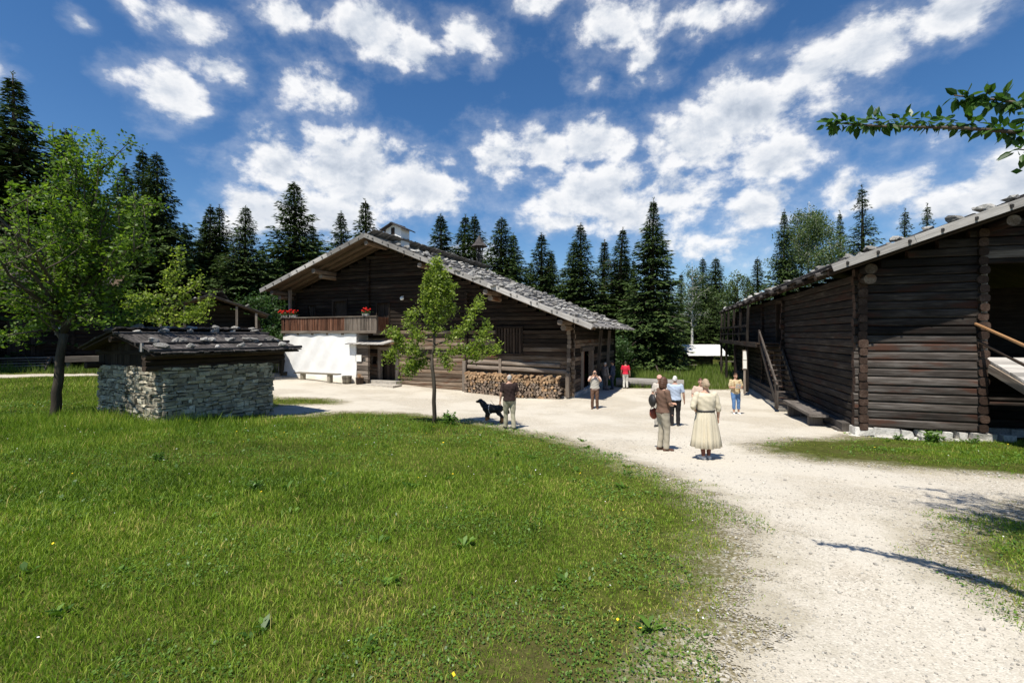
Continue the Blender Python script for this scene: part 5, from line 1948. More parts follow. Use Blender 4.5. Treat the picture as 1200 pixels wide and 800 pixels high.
pear = [([im(508, 500), im(509, 465), im(507, 425), im(506, 415)], .075, .055, 0),
        ([im(506, 420), im(510, 395), im(508, 365, .1), im(512, 335), im(512, 308)], .05, .008, .9),
        ([im(507, 422), im(490, 415, -.1), im(470, 405, .1), im(458, 385)], .035, .008, 1.2),
        ([im(508, 415), im(530, 410, .1), im(555, 408), im(584, 410, -.1)], .035, .008, 1.1),
        ([im(507, 405), im(525, 400, .2), im(545, 390), im(556, 362), im(562, 352)], .028, .006, .9),
        ([im(507, 400), im(493, 398, -.2), im(480, 385), im(483, 368)], .025, .006, .9),
        ([im(510, 390), im(500, 372, -.2), im(497, 350), im(502, 325)], .022, .005, 1.2),
        ([im(510, 390), im(524, 372, .2), im(528, 350), im(524, 325)], .022, .005, 1.2),
        ([im(510, 375), im(516, 352, -.2), im(517, 330)], .018, .005, 1.4),
        ([im(492, 416), im(482, 425, -.2), im(476, 435)], .016, .005, 1.4),
        ([im(500, 412), im(490, 428, .2), im(482, 434)], .016, .005, 1.2),
        ([im(540, 408), im(555, 415, -.2), im(560, 420)], .014, .005, 1.2),
        ([im(555, 408), im(566, 395), im(572, 385)], .014, .005, 1.1),
        ([im(470, 405), im(460, 412), im(456, 418)], .012, .005, 1.2),
        ([im(512, 340), im(512, 310)], .012, .004, 1.2),
        ([im(510, 415), im(520, 420), im(524, 428)], .012, .004, 1.2)]
leafy('pear_tree', 'young pear tree with thin trunk and side arms in the middle of the lawn', 'tree', PB, pear, M['pear_leaf'], M['bark'], .10, 62, .06, 6, up=.1, twig=3.0, tw_len=.33, wid=.55)

# small sunlit tree behind the hut
TB = spot(206, 18.5); Yp2 = 18.5
def im2(px, py, dy=0.0):
    q = at(px, py, Yp2 + dy); return tuple(q - TB)


small = [([(0, 0, -.2), im2(205, 410), im2(204, 370), im2(206, 335), im2(208, 292)], .08, .008, .8),
         ([im2(204, 375), im2(185, 368, .3), im2(165, 362), im2(150, 358)], .03, .006, 1.2), ([im2(204, 372), im2(220, 366, .3), im2(236, 360), im2(246, 352)], .03, .006, 1.2),
         ([im2(204, 360), im2(190, 350, -.3), im2(170, 348), im2(158, 350)], .025, .006, 1.2), ([im2(205, 355), im2(218, 345), im2(230, 335), im2(236, 325)], .025, .006, 1.1),
         ([im2(206, 345), im2(197, 335), im2(195, 322)], .02, .005, 1.1), ([im2(204, 378), im2(215, 374, -.4), im2(240, 372)], .02, .005, 1.2), ([im2(204, 380), im2(190, 376, -.3), im2(172, 372)], .02, .005, 1.2)]
leafy('fruit_tree', 'small bright green fruit tree showing between the stone hut and the cabin', 'tree', TB, small, M['pear_leaf'], M['bark'], .13, 38, .09, 8, up=.1, twig=1.45, tw_len=.42)

# birches and broad-leaved trees further off
def far_tree(name, px, py, Y, Rr, label, mat_, bark, seed, size, per, z0f=.25, n=26, hang=0.0, upw=.3, r0=.16, twig=.55, tl=.8, spread=.16, group=None):
    g = spot(px, Y)
    hh = zat(py, Y) - g.z
    return leafy(name, label, 'tree', g, bush_tree(hh, Rr, hh * z0f, seed, n, r0, upw), mat_, bark, size, per, spread, seed, group, .1, .6, 0, twig, tl, hang=hang)


far_tree('birch_tree', 948, 226, 52, 4.6, 'big pale hanging birch behind the barn roof', M['birch_leaf'], M['birch_bark'], 31, .20, 17, .2, 44, .8, .25, .22, .7, 1.3, .2)
far_tree('birch_tree', 811, 300, 56, 2.3, 'slender white-stemmed birch left of the barn beyond the meadow', M['birch_leaf'], M['birch_bark'], 32, .19, 12, .32, 26, .35, .3, .2, .5, .8, .2)
far_tree('aspen_tree', 864, 312, 60, 3.0, 'loose aspen over the far end of the barn roof', M['birch_leaf'], M['bark'], 33, .26, 10, .3, 24, .1, .3, .18, .5, .8, .22)
far_tree('maple_tree', 326, 300, 44, 3.6, 'broad-leaved tree behind the left eave of the farmhouse', M['shrub_leaf'], M['bark'], 34, .24, 16, .12, 30, .1, .3, .18, .6, .9, .2)
far_tree('maple_tree', 545, 296, 46, 2.6, 'light green leafy treetop just behind the farmhouse ridge', M['birch_leaf'], M['bark'], 35, .22, 12, .3, 22, .1, .3, .16, .55, .8, .18)
far_tree('hazel_bush', 302, 350, 38, 3.2, 'leafy hazel bush between the cabin and the farmhouse', M['shrub_leaf'], M['bark'], 36, .2, 16, .08, 26, .1, .3, .1, .6, .8, .18)
for (px, py, Y, Rr, lab, sd) in [(722, 400, 40, 1.8, 'round green bush beside the far corner of the farmhouse', 41), (752, 412, 44, 1.7, 'low bush with pale flowers under the biggest spruce', 42), (780, 412, 50, 1.9, 'dark green bush left of the pale-roofed shed', 43), (806, 414, 56, 1.8, 'low bush right behind the pale-roofed shed', 44), (342, 385, 37, 1.7, 'dark bush at the far left corner of the farmhouse', 45)]:
    g = spot(px, Y); hh = zat(py, Y) - g.z
    leafy('bush', lab, 'bush', g, bush_tree(hh, Rr, .2, sd, 24, .05, .2, 3), M['shrub_leaf'], M['bark'], .17, 20, .15, sd, 'bushes at the edge of the wood', .15, .6, 0, .7, .7)

# cherry tree just outside the frame on the right: its boughs reach into the sky and throw the shadow on the gravel
KB = Vector((5.3, 1.3, H(5.3, 1.3)))
def cherry():
    r = np.random.default_rng(77)
    out = [([(0, 0, -.3), (-.03, 0, 1.0), (0, .05, 1.9), (.1, .1, 3.2), (.1, .1, 5.2)], .15, .05, 0)]
    k = Vector((-KB.x, -KB.y, -KB.z))
    # the bough in the picture: through two sight points three metres off
    def pt(px, py, Y): return tuple(at(px, py, Y) + k)
    out.append(([(0, .05, 2.2), pt(1420, 190, 2.2), pt(1300, 172, 2.45), pt(1190, 154, 2.68), pt(1130, 143, 2.83), pt(1060, 140, 2.98), pt(1000, 144, 3.1), pt(970, 144, 3.15)], .035, .004, 0))
    out.append(([pt(1300, 172, 2.45), pt(1260, 140, 2.55), pt(1215, 122, 2.65), pt(1165, 116, 2.75), pt(1118, 112, 2.85)], .014, .004, 0))
    out.append(([pt(1300, 172, 2.45), pt(1240, 180, 2.55), pt(1192, 175, 2.66)], .008, .003, 0))
    for a, e, L, z in ((2.2, .3, 2.9, 4.75), (1.9, .25, 3.1, 4.5), (2.5, .38, 2.6, 4.9), (1.6, .2, 3.0, 4.2), (1.3, .3, 2.8, 3.9), (2.05, .4, 2.9, 5.0), (1.75, .36, 2.7, 4.7), (.8, .5, 2.4, 3.2), (.2, .5, 2.4, 3.2), (5.5, .6, 2.2, 3.0), (4.6, .6, 2.0, 3.6), (2.75, .7, 2.4, 5.0), (0, .8, 2.4, 4.6), (2.15, .12, 2.1, 3.3), (1.95, .1, 2.5, 3.4), (2.35, .2, 1.9, 3.6), (1.75, .1, 2.7, 3.0), (2.05, .25, 2.4, 3.9), (1.85, .2, 3.2, 5.3), (2.3, .3, 3.0, 5.4)):
        b = limb(r, (.1, .1, z + (.35 if z > 3.8 else 0)), (math.cos(a), math.sin(a), e + (.12 if z > 3.8 else 0)), L * (.80 if z > 3.8 else 1), .16, 6, .05)
        # boughs over the view are kept short
        n_ok = next((i for i, q in enumerate(b) if (KB.x + q[0]) < 1.3 * (KB.y + q[1]) and (KB.z + q[2] - CZ) < .98 * (KB.y + q[1])), len(b))
        if n_ok < 4: continue
        b = b[:n_ok]
        out.append((b, .045, .008, 2.4))
        for j in range(5):
            a2 = a + r.normal(0, .5)
            out.append((limb(r, b[min(2 + j, len(b) - 1)], (math.cos(a2), math.sin(a2), r.uniform(.1, .7)), r.uniform(.45, .75), .25, 4, .1), .014, .004, 2.6))
    return out


ch_l = cherry()
ct_, _ = leafy('cherry_tree', 'leafy cherry bough reaching into the sky from the right edge', 'tree', KB, ch_l, M['cherry_leaf'], M['bark'], .085, 22, .05, 9, up=.1, twig=.55, tw_len=.35)
# the leaves on the bough in view, each modelled as a folded, pointed blade on a stalk
r = np.random.default_rng(5)
V, F, A = [], [], []
mb = MB()
for pts, _, _, _ in ch_l[1:4]:
    P = np.array(pts); seg = np.linalg.norm(np.diff(P, axis=0), axis=1); cum = np.concatenate([[0], np.cumsum(seg)])
    first = 0.0 if len(pts) < 7 else seg[0]
    s = first
    while s < cum[-1]:
        o = np.array([np.interp(s, cum, P[:, q]) for q in range(3)])
        for _ in range(int(r.integers(2, 5))):
            L = r.uniform(.05, .09); w = L * r.uniform(.42, .56)
            d = norm(np.array([-.35, 0, 0]) + r.normal(0, .7, 3) + np.array([0, 0, -.35]))
            nn = norm(np.array([0, -.5, .8]) + r.normal(0, .7, 3)); sd = norm(np.cross(d, nn)); nn = np.cross(sd, d)
            st = o + d * r.uniform(.012, .03)
            b = len(V); cv = r.uniform(-.25, .1) * L
            mid = [st + d * L * q + nn * cv * q * q for q in (0, .3, .65, 1.0)]
            V += [mid[0], mid[1] + sd * w * .46 + nn * w * .14, mid[2] + sd * w * .40 + nn * w * .12, mid[3], mid[2] - sd * w * .40 + nn * w * .12, mid[1] - sd * w * .46 + nn * w * .14, mid[1], mid[2]]
            F += [(b, b + 1, b + 6, b + 6), (b + 1, b + 2, b + 7, b + 6), (b + 2, b + 3, b + 7, b + 7), (b + 3, b + 4, b + 7, b + 7), (b + 4, b + 5, b + 6, b + 7), (b + 5, b, b + 6, b + 6)]
            A += [float(np.clip(r.normal(.45, .22), 0, 1))] * 8
        s += r.uniform(.008, .019)
me = bpy.data.meshes.new('bough_leaves')
me.from_pydata([tuple(v) for v in V], [], [tuple(dict.fromkeys(f)) for f in F])
me.materials.append(M['cherry_leaf'])
at_ = me.attributes.new('rnd', 'FLOAT', 'POINT'); at_.data.foreach_set('value', np.array(A, np.float32))
link('bough_leaves', me, ct_)
# tall weed beside the pear trunk and by the barn plinth
def weed(px, py, label, h, n, seed):
    g = ground_at(px, py)
    r = np.random.default_rng(seed)
    t = thing('weed_plant', label, 'plant', g, 0, 'tall weeds')
    mb = MB(); P = []
    for k in range(n):
        a = r.uniform(0, 6.28); e = np.array([math.cos(a) * h * .5, math.sin(a) * h * .5, h * r.uniform(.5, 1)])
        mb.tube([(0, 0, -.03), e * .6 + np.array([0, 0, h * .1]), e], [.008, .006, .003], 4)
        P.append(np.array([e * q + r.normal(0, h * .1, 3) for q in r.uniform(.15, 1, 16)]))
    P = np.concatenate(P); P[:, 2] = np.abs(P[:, 2])
    mb.build('stems', M['weed'], t)
    V, F, A = leaf_quads(P, h * .38, .3, .35)
    link('leaves', np_mesh('leaves', V, F, {'rnd': A}, [M['weed']]), t)


weed(527, 498, 'leafy dark weed growing just right of the pear tree trunk', .42, 14, 1)
weed(1094, 518, 'leafy weed growing at the middle of the barn plinth', .34, 14, 2)
weed(1052, 516, 'low weed growing at the left end of the barn plinth', .2, 8, 3)
weed(1140, 520, 'small weed growing near the ramp end of the barn plinth', .2, 8, 4)
weed(300, 575, 'broad dark dock weed clump in the lawn', .16, 14, 5)
weed(185, 540, 'broad weed clump on the lawn left of the pear tree', .16, 12, 6)


# ------------------------------------------------------------------ people
def rings(mb, rs, seg=16, mi=0):
    """a closed body of elliptical rings (cx, cy, z, rx, ry)"""
    vs, fs = [], []
    for (cx, cy, z, rx, ry) in rs:
        for j in range(seg):
            a = 2 * math.pi * j / seg
            vs.append((cx + rx * math.cos(a), cy + ry * math.sin(a), z))
    n = len(rs)
    for i in range(n - 1):
        for j in range(seg):
            fs.append((i * seg + j, i * seg + (j + 1) % seg, (i + 1) * seg + (j + 1) % seg, (i + 1) * seg + j))
    fs.append(tuple(range(seg))[::-1]); fs.append(tuple((n - 1) * seg + j for j in range(seg)))
    mb.poly(vs, fs, mi)


def fuse(mb, voxel, smooth=6, wrinkle=0.0, seed=0, freq=22):
    """melt overlapping shapes into one continuous surface"""
    me = mb.mesh('tmp', [])
    o = bpy.data.objects.new('tmp', me); COL.objects.link(o)
    rm = o.modifiers.new('r', 'REMESH'); rm.mode = 'VOXEL'; rm.voxel_size = voxel; rm.use_smooth_shade = True
    if smooth:
        s = o.modifiers.new('s', 'SMOOTH'); s.iterations = smooth; s.factor = .5
    dg = bpy.context.evaluated_depsgraph_get()
    out = bpy.data.meshes.new_from_object(o.evaluated_get(dg))
    bpy.data.objects.remove(o); bpy.data.meshes.remove(me)
    if wrinkle:
        n = len(out.vertices)
        co = np.zeros(n * 3, np.float32); out.vertices.foreach_get('co', co); co = co.reshape(-1, 3)
        no = np.zeros(n * 3, np.float32); out.vertices.foreach_get('normal', no); no = no.reshape(-1, 3)
        w = np.sin(co[:, 2] * freq + 5 * np.sin(co[:, 0] * 9 + seed) + seed) * np.sin(co[:, 0] * 14 + co[:, 1] * 11 + seed * 2) + .6 * np.sin(co[:, 2] * freq * 2.3 + co[:, 0] * 31 + seed)
        co += no * (w * wrinkle)[:, None]
        out.vertices.foreach_set('co', co.ravel()); out.update()
    out.polygons.foreach_set('use_smooth', np.ones(len(out.polygons), bool))
    return out


SKIN = flat('skin', (.50, .29, .20), .55, .35, 9, .12)
EYE = flat('eye_dark', (.03, .02, .018), .2, .5)
CLOTH = {}


def cloth(name, c, amt=.18):
    if name not in CLOTH: CLOTH[name] = flat('cloth_' + name, c, .9, .12, 14, amt)
    return CLOTH[name]


def hand(mb, wrist, d, palm_n, side):
    """palm, four unequal bent fingers and a thumb"""
    w = Vector(wrist); d = Vector(d).normalized(); n = Vector(palm_n)
    n = (n - d * n.dot(d)).normalized(); s = d.cross(n).normalized() * side
    c = w + d * .05
    mb.box(c, d * .047, s * .036, n * .014, jit=.002)
    for k, L in enumerate((.062, .074, .069, .052)):
        o = w + d * .088 + s * (.027 - k * .018)
        p1 = o + d * L * .5 + n * .006; p2 = p1 + (d * .7 + n * .7).normalized() * L * .35; p3 = p2 + (d * .3 + n).normalized() * L * .28
        mb.tube([o - d * .012, p1, p2, p3], [.0095, .009, .0082, .006], 6)
    o = w + d * .03 + s * .032
    mb.tube([o, o + s * .028 + d * .025 + n * .008, o + s * .034 + d * .058 + n * .018], [.012, .0105, .007], 6)


def person(label, loc, rz, Ht=1.72, girth=1.0, arms=None, feet=((-.1, 0), (.1, .02)), lean=0.0, head_turn=0.0, head_nod=0.0,
           shirt=None, sleeve='short', trousers=None, tr_len='long', shoes=None, hair=None, hair_style='short', skirt=None, hat=None, vest=None, belt=None, stockings=None, seed=1):
    k = Ht / 1.72
    g = girth
    arms = arms or {}
    def lean_at(z): return lean * max(0, z - .9)
    sh = {-1: Vector((-.18 * g, lean_at(1.4), 1.405)), 1: Vector((.18 * g, lean_at(1.4), 1.405))}
    A = {}
    for s in (-1, 1):
        e, w = arms.get(s, ((.25 * g, .0, 1.12), (.27 * g, .07, .87)))
        A[s] = (Vector((e[0] * s, e[1], e[2])), Vector((w[0] * s, w[1], w[2])))
    L = {}
    for i, s in enumerate((-1, 1)):
        fx, fy = feet[i]
        hip = Vector((s * .088 * g, 0, .91)); ank = Vector((fx, fy - .02, .085))
        kn = (hip + ank) / 2 + Vector((0, .035, .0)); kn.z = .49
        L[s] = (hip, kn, ank)
    tors = [(0, 0, .84, .13 * g, .1 * g), (0, -.01, .92, .165 * g, .118 * g), (0, 0, 1.04, .140 * g, .105 * g), (0, lean_at(1.15) + .005, 1.15, .150 * g, .112 * g), (0, lean_at(1.28) + .005, 1.28, .168 * g, .118 * g), (0, lean_at(1.38), 1.38, .165 * g, .098 * g), (0, lean_at(1.44), 1.44, .10 * g, .07), (0, lean_at(1.47), 1.48, .058, .058)]
    hc = Vector((0, lean_at(1.6) + .02, 1.605))
    rot = Matrix.Rotation(head_turn, 3, 'Z') @ Matrix.Rotation(-head_nod, 3, 'X')
    body = MB()
    rings(body, [(a, b, c, d * .94, e * .94) for a, b, c, d, e in tors])
    body.tube([(0, lean_at(1.43), 1.42), (0, lean_at(1.5) + .005, 1.5), hc + Vector((0, -.01, -.03))], [.062, .052, .055], 12)
    body.ell(hc, .073, .092, .115, 18, 14, fn=lambda d: 1 - .16 * max(0, -d.z) * (1 - .35 * max(0, d.y)) , rot=rot)
    def H_(v): return hc + rot @ Vector(v)
    body.tube([H_((0, .082, .022)), H_((0, .108, -.018)), H_((0, .086, -.03))], [.008, .015, .01], 7)
    body.ell(H_((0, .066, -.085)), .03, .026, .02, 8, 6)
    body.ell(H_((0, .083, -.055)), .024, .012, .009, 8, 6)
    for s in (-1, 1):
        body.ell(H_((s * .076, -.008, -.005)), .012, .022, .034, 8, 6)
        e, w = A[s]
        body.tube([sh[s], (sh[s] + e) / 2, e], [.052, .046, .038], 10)
        body.tube([e, e + (w - e) * .3, w], [.039, .041, .026], 10)
        d = (w - e).normalized()
        hand(body, w, d if arms.get(('d', s)) is None else arms[('d', s)], Vector((-s, .3, 0)) if abs(d.z) > .5 else Vector((0, 0, -1)), 1)
        hip, kn, ank = L[s]
        body.tube([hip, (hip + kn) / 2, kn], [.086 * g, .072 * g, .052], 12)
        body.tube([kn, kn + (ank - kn) * .3 - Vector((0, .012, 0)), ank], [.052, .056, .034], 12)
        body.tube([ank + Vector((0, -.05, -.04)), ank + Vector((s * .01, .06, -.05)), ank + Vector((s * .02, .16, -.06))], [.034, .038, .024], 8)
    me = fuse(body, .0095, 2)
    # eyes
    bm = bmesh.new(); bm.from_mesh(me)
    for s in (-1, 1):
        res = bmesh.ops.create_icosphere(bm, subdivisions=1, radius=.011)
        for v in res['verts']: v.co = H_((s * .031, .080, .015)) + rot @ v.co
        for f in {f for v in res['verts'] for f in v.link_faces}: f.material_index = 1
    bm.to_mesh(me); bm.free()
    me.name = 'person'
    me.materials.append(SKIN); me.materials.append(EYE)
    o = link('person', me)
    o.location = loc; o.rotation_euler = (0, 0, rz); o.scale = (k, k, k)
    tag(o, label, 'person', 'people in the farm yard')

    def part(name, mb, mat_, voxel=.012, wr=.004, sm=5, fr=22):
        me = fuse(mb, voxel, sm, wr, seed, fr)
        me.name = name; me.materials.append(mat_)
        return link(name, me, o)

    if shirt is not None:
        mb = MB()
        z0 = .86 if skirt is None else 1.03
        rings(mb, [(a, b, max(c, z0), d * 1.13 + .008, e * 1.15 + .010) for a, b, c, d, e in tors[:-1] if c >= z0 - .09])
        for s in (-1, 1):
            e, w = A[s]
            mb.ell(sh[s], .07, .07, .062, 10, 8)
            if sleeve == 'short': mb.tube([sh[s], sh[s] + (e - sh[s]) * .82], [.067, .066], 12)
            elif sleeve == 'elbow':
                mb.tube([sh[s], (sh[s] + e) / 2, e, e + (w - e) * .35], [.067, .068, .064, .058], 12)
            else: mb.tube([sh[s], (sh[s] + e) / 2, e, e + (w - e) * .5, w], [.066, .062, .054, .05, .04], 12)
        part('shirt', mb, shirt)
    if vest is not None:
        mb = MB()
        rings(mb, [(a, b, c, d * 1.22 + .012, e * 1.25 + .014) for a, b, c, d, e in tors[1:-2]])
        part('vest', mb, vest)
    if trousers is not None:
        mb = MB()
        rings(mb, [(0, 0, .80, .13 * g, .105 * g), (0, -.015, .9, .172 * g, .134 * g), (0, 0, 1.0, .158 * g, .122 * g), (0, 0, 1.03, .150 * g, .115 * g)])
        for s in (-1, 1):
            hip, kn, ank = L[s]
            end = ank if tr_len == 'long' else kn + (ank - kn) * .62
            mb.tube([hip + Vector((0, -.01, .03)), (hip + kn) / 2, kn, (kn + end) / 2, end + Vector((0, 0, -.02))], [.104 * g, .09 * g, .074, .070, .068], 12)
        part('trousers', mb, trousers, fr=16)
    if skirt is not None:
        mb = MB(); n = 72; vs, fs = [], []
        prof = [(1.05, .158), (1.02, .164), (.95, .184), (.85, .202), (.65, .224), (.45, .246), (.28, .265), (.275, .258), (.5, .225), (.9, .17)]
        for z, r_ in prof:
            amp = .002 if z > 1.0 else .020 * (1.06 - z) / .8 + .004
            for j in range(n):
                a = 2 * math.pi * j / n
                q = r_ * g + amp * 1.3 * math.sin(a * 13 + math.sin(a * 3) * 2.2 + z) + amp * .8 * math.sin(a * 23 + z * 3) + .018 * (1.06 - z) * math.sin(a * 3 + 1.2)
                vs.append((q * math.cos(a), q * math.sin(a) * .82, z))
        for i in range(len(prof) - 1):
            for j in range(n): fs.append((i * n + j, i * n + (j + 1) % n, (i + 1) * n + (j + 1) % n, (i + 1) * n + j))
        mb.poly(vs, fs); mb.build('skirt', skirt, o, True)
    if belt is not None:
        mb = MB(); rings(mb, [(0, 0, 1.035, .176 * g, .136 * g), (0, 0, 1.075, .176 * g, .136 * g)], 24); mb.build('belt', belt, o, True)
    if stockings is not None:
        mb = MB()
        for s in (-1, 1):
            hip, kn, ank = L[s]
            mb.tube([kn + Vector((0, 0, .1)), kn, kn + (ank - kn) * .3 - Vector((0, .012, 0)), ank], [.065, .058, .061, .04], 12)
        part('stockings', mb, stockings, wr=0)
    if shoes is not None:
        for s in (-1, 1):
            mb = MB(); ank = L[s][2]
            mb.tube([ank + Vector((0, -.075, -.045)), ank + Vector((0, -.02, -.04)), ank + Vector((s * .01, .07, -.05)), ank + Vector((s * .02, .165, -.058)), ank + Vector((s * .022, .185, -.062))], [.034, .045, .045, .036, .018], 10)
            me = fuse(mb, .01, 3); me.name = 'shoe'; me.materials.append(shoes)
            for v in me.vertices: v.co.z = max(v.co.z, .002)
            link('shoe', me, o)
    if hair is not None:
        mb = MB()
        up = {'short': (.078, .098, .121), 'bun': (.082, .104, .124), 'long': (.090, .106, .128), 'thin': (.0755, .096, .1175)}[hair_style]
        mb.ell(hc + rot @ Vector((0, -.012, .012)), *up, 16, 12, rot=rot)
        if hair_style == 'bun': mb.ell(H_((0, -.11, .0)), .05, .04, .05, 10, 8)
        if hair_style == 'long':
            mb.ell(H_((0, -.06, -.07)), .088, .062, .11, 12, 8)
            for s in (-1, 1): mb.ell(H_((s * .072, -.015, -.06)), .028, .05, .085, 8, 6)
        me = fuse(mb, .009, 3, .0035, seed, 60)
        bm = bmesh.new(); bm.from_mesh(me)
        inv = rot.inverted()
        kill = []
        for v in bm.verts:
            q = inv @ (v.co - hc)
            low = {'short': -.05, 'bun': -.05, 'long': -.19, 'thin': -.06}[hair_style]
            line = .055 if hair_style != 'thin' else .072
            face = q.y > .028 and q.z < line + .5 * (q.y - .03) * (-.3)
            bald = hair_style == 'thin' and q.z > .062 and q.y > -.06
            if face or q.z < low or bald or (q.y > .02 and q.z < .02 and abs(q.x) < .06): kill.append(v)
        bmesh.ops.delete(bm, geom=kill, context='VERTS')
        bm.to_mesh(me); bm.free()
        me.name = 'hair'; me.materials.append(hair)
        link('hair', me, o)
    if hat is not None:
        mb = MB()
        mb.ell(hc + rot @ Vector((0, -.005, .055)), .088, .106, .078, 16, 8, rot=rot)
        mb.box(H_((0, .115, .045)), rot @ Vector((.07, 0, 0)), rot @ Vector((0, .05, -.012)), rot @ Vector((0, 0, .005)))
        mb.build('cap', hat, o, True)
    return o


def pw(o, p):
    """a point of a person's own frame in the world"""
    c, s = math.cos(o.rotation_euler.z), math.sin(o.rotation_euler.z)
    k = o.scale.x
    return Vector((o.location.x + k * (p[0] * c - p[1] * s), o.location.y + k * (p[0] * s + p[1] * c), o.location.z + k * p[2]))


GREY_HAIR = flat('grey_hair', (.42, .39, .35), .7, .3, 40, .3)
BLOND_GREY = flat('ash_blond_hair', (.36, .27, .18), .7, .3, 40, .3)
BROWN_HAIR = flat('brown_hair', (.085, .04, .022), .6, .35, 40, .3)
DARK_HAIR = flat('dark_hair', (.03, .02, .015), .6, .35, 40, .3)
LEATHER = flat('shoe_leather', (.10, .05, .03), .55, .35, 20, .2)
DARKSHOE = flat('dark_shoe', (.03, .028, .027), .55, .35, 20, .2)
WHITESHOE = flat('white_shoe', (.72, .70, .66), .6, .3)

g = ground_at(597, 503)
walker = person('balding man in dark brown shirt and khaki trousers walking his dog on the lawn edge', g, R(12), 1.76, 1.12, {-1: ((.27, -.02, 1.13), (.29, .03, .88)), 1: ((.27, .03, 1.12), (.22, .22, .99))},
       ((-.10, .12), (.11, -.12)), .05, .15, .1, cloth('dark_brown', (.035, .022, .02)), 'short', cloth('khaki', (.36, .33, .235)), 'long', DARKSHOE, GREY_HAIR, 'thin', seed=3)

g = ground_at(697, 479)
snap = person('man in pale vest and brown trousers holding a camera up to his face', g, R(170), 1.72, 1.05, {-1: ((.27, .13, 1.25), (.075, .22, 1.52)), 1: ((.27, .13, 1.25), (.075, .22, 1.53)), ('d', -1): (.55, .15, .6), ('d', 1): (-.55, .15, .6)},
       ((-.11, .0), (.11, .03)), -.03, 0, 0, cloth('pale_pink', (.55, .42, .36)), 'short', cloth('brown', (.13, .075, .05)), 'long', LEATHER, GREY_HAIR, 'thin', vest=cloth('pale_grey', (.42, .40, .35)), seed=4)
p = pw(snap, (0, .18, 1.60))
t = thing('photo_camera', 'small dark camera held up by the man in the pale vest', 'camera', p, snap.rotation_euler.z)
mb = MB(); mb.box((0, .01, 0), (.062, 0, 0), (0, .03, 0), (0, 0, .042), jit=.003); mb.box((0, .005, .048), (.022, 0, 0), (0, .022, 0), (0, 0, .012)); mb.build('camera_body', DARKSHOE, t)
mb = MB(); mb.tube([(0, .035, -.004), (0, .10, -.004)], [.03, .033], 14); mb.build('lens', DARKSHOE, t, True)

g = ground_at(777, 528)
brown = person('person in brown shirt and beige trousers with folded arms, seen from the side', g, R(-82), 1.72, 1.10, {-1: ((.25, .05, 1.12), (.03, .235, 1.11)), 1: ((.25, .05, 1.13), (.04, .225, 1.07)), ('d', -1): (1, .25, .1), ('d', 1): (-1, .2, .1)},
       ((-.09, -.02), (.10, .05)), 0, .2, .1, cloth('taupe', (.155, .095, .068)), 'short', cloth('beige', (.37, .33, .255)), 'long', LEATHER, BROWN_HAIR, 'long', seed=5)
p = pw(brown, (-.10, -.20, 1.20))
t = thing('shoulder_bag', 'black bag worn on the back of the person in the brown shirt', 'bag', p, brown.rotation_euler.z)
mb = MB(); mb.ell((0, -.02, -.02), .125, .075, .135, 14, 10, fn=lambda d: 1 + .22 * (abs(d.x) ** 3 + abs(d.z) ** 3) - .1 * max(0, d.z)); mb.build('pouch', DARKSHOE, t, True)
mb = MB(); mb.tube([(.05, .04, .12), (.12, .18, .24), (.08, .33, .08), (-.1, .34, -.15), (-.2, .2, -.28), (-.16, .05, -.2), (-.08, 0, -.1)], [.012] * 7, 6); mb.build('strap', DARKSHOE, t, True)
p = pw(brown, (-.27, -.10, .86))
t = thing('hip_bag', 'reddish brown leather bag hanging at the hip of the person in the brown shirt', 'bag', p, brown.rotation_euler.z)
RED_LEATHER = flat('red_leather', (.20, .045, .025), .5, .4, 18, .2)
mb = MB(); mb.ell((0, 0, -.03), .055, .10, .115, 14, 10, fn=lambda d: 1 + .15 * (abs(d.y) ** 3 + abs(d.z) ** 3)); mb.build('pouch', RED_LEATHER, t)
mb = MB(); mb.box((-.056, 0, .02), (.008, 0, 0), (0, .085, 0), (.012, 0, .05), jit=.006); mb.build('flap', RED_LEATHER, t)
mb = MB(); mb.tube([(0, .1, .08), (.12, .1, .4), (.20, .10, .58), (.15, -.04, .5), (.02, -.09, .08)], [.01] * 5, 6); mb.build('strap', RED_LEATHER, t, True)

g = ground_at(791, 499)
person('white-haired person in pale blue shirt and black trousers seen from behind', g, R(-20), 1.66, 1.12, None, ((-.1, 0), (.1, .03)), 0, -.3, .1, cloth('pale_blue', (.40, .47, .58), .08), 'short', cloth('black', (.022, .021, .022)), 'long', DARKSHOE, flat('white_hair', (.62, .60, .56), .7, .3, 40, .2), 'short', seed=6)

g = ground_at(827, 538)
person('woman in long cream dress with grey hair pinned up, seen from behind', g, R(4), 1.68, 1.12, {-1: ((.31, -.04, 1.15), (.17, .10, 1.03)), 1: ((.27, -.02, 1.12), (.30, .04, .88)), ('d', -1): (.6, .5, -.4)},
       ((-.06, 0), (.065, .02)), 0, .0, .12, cloth('cream', (.58, .515, .385), .12), 'elbow', None, 'long', WHITESHOE, BLOND_GREY, 'bun', skirt=cloth('cream', (.58, .515, .385), .12), belt=DARKSHOE, stockings=flat('brown_stocking', (.16, .06, .04), .7), seed=7)

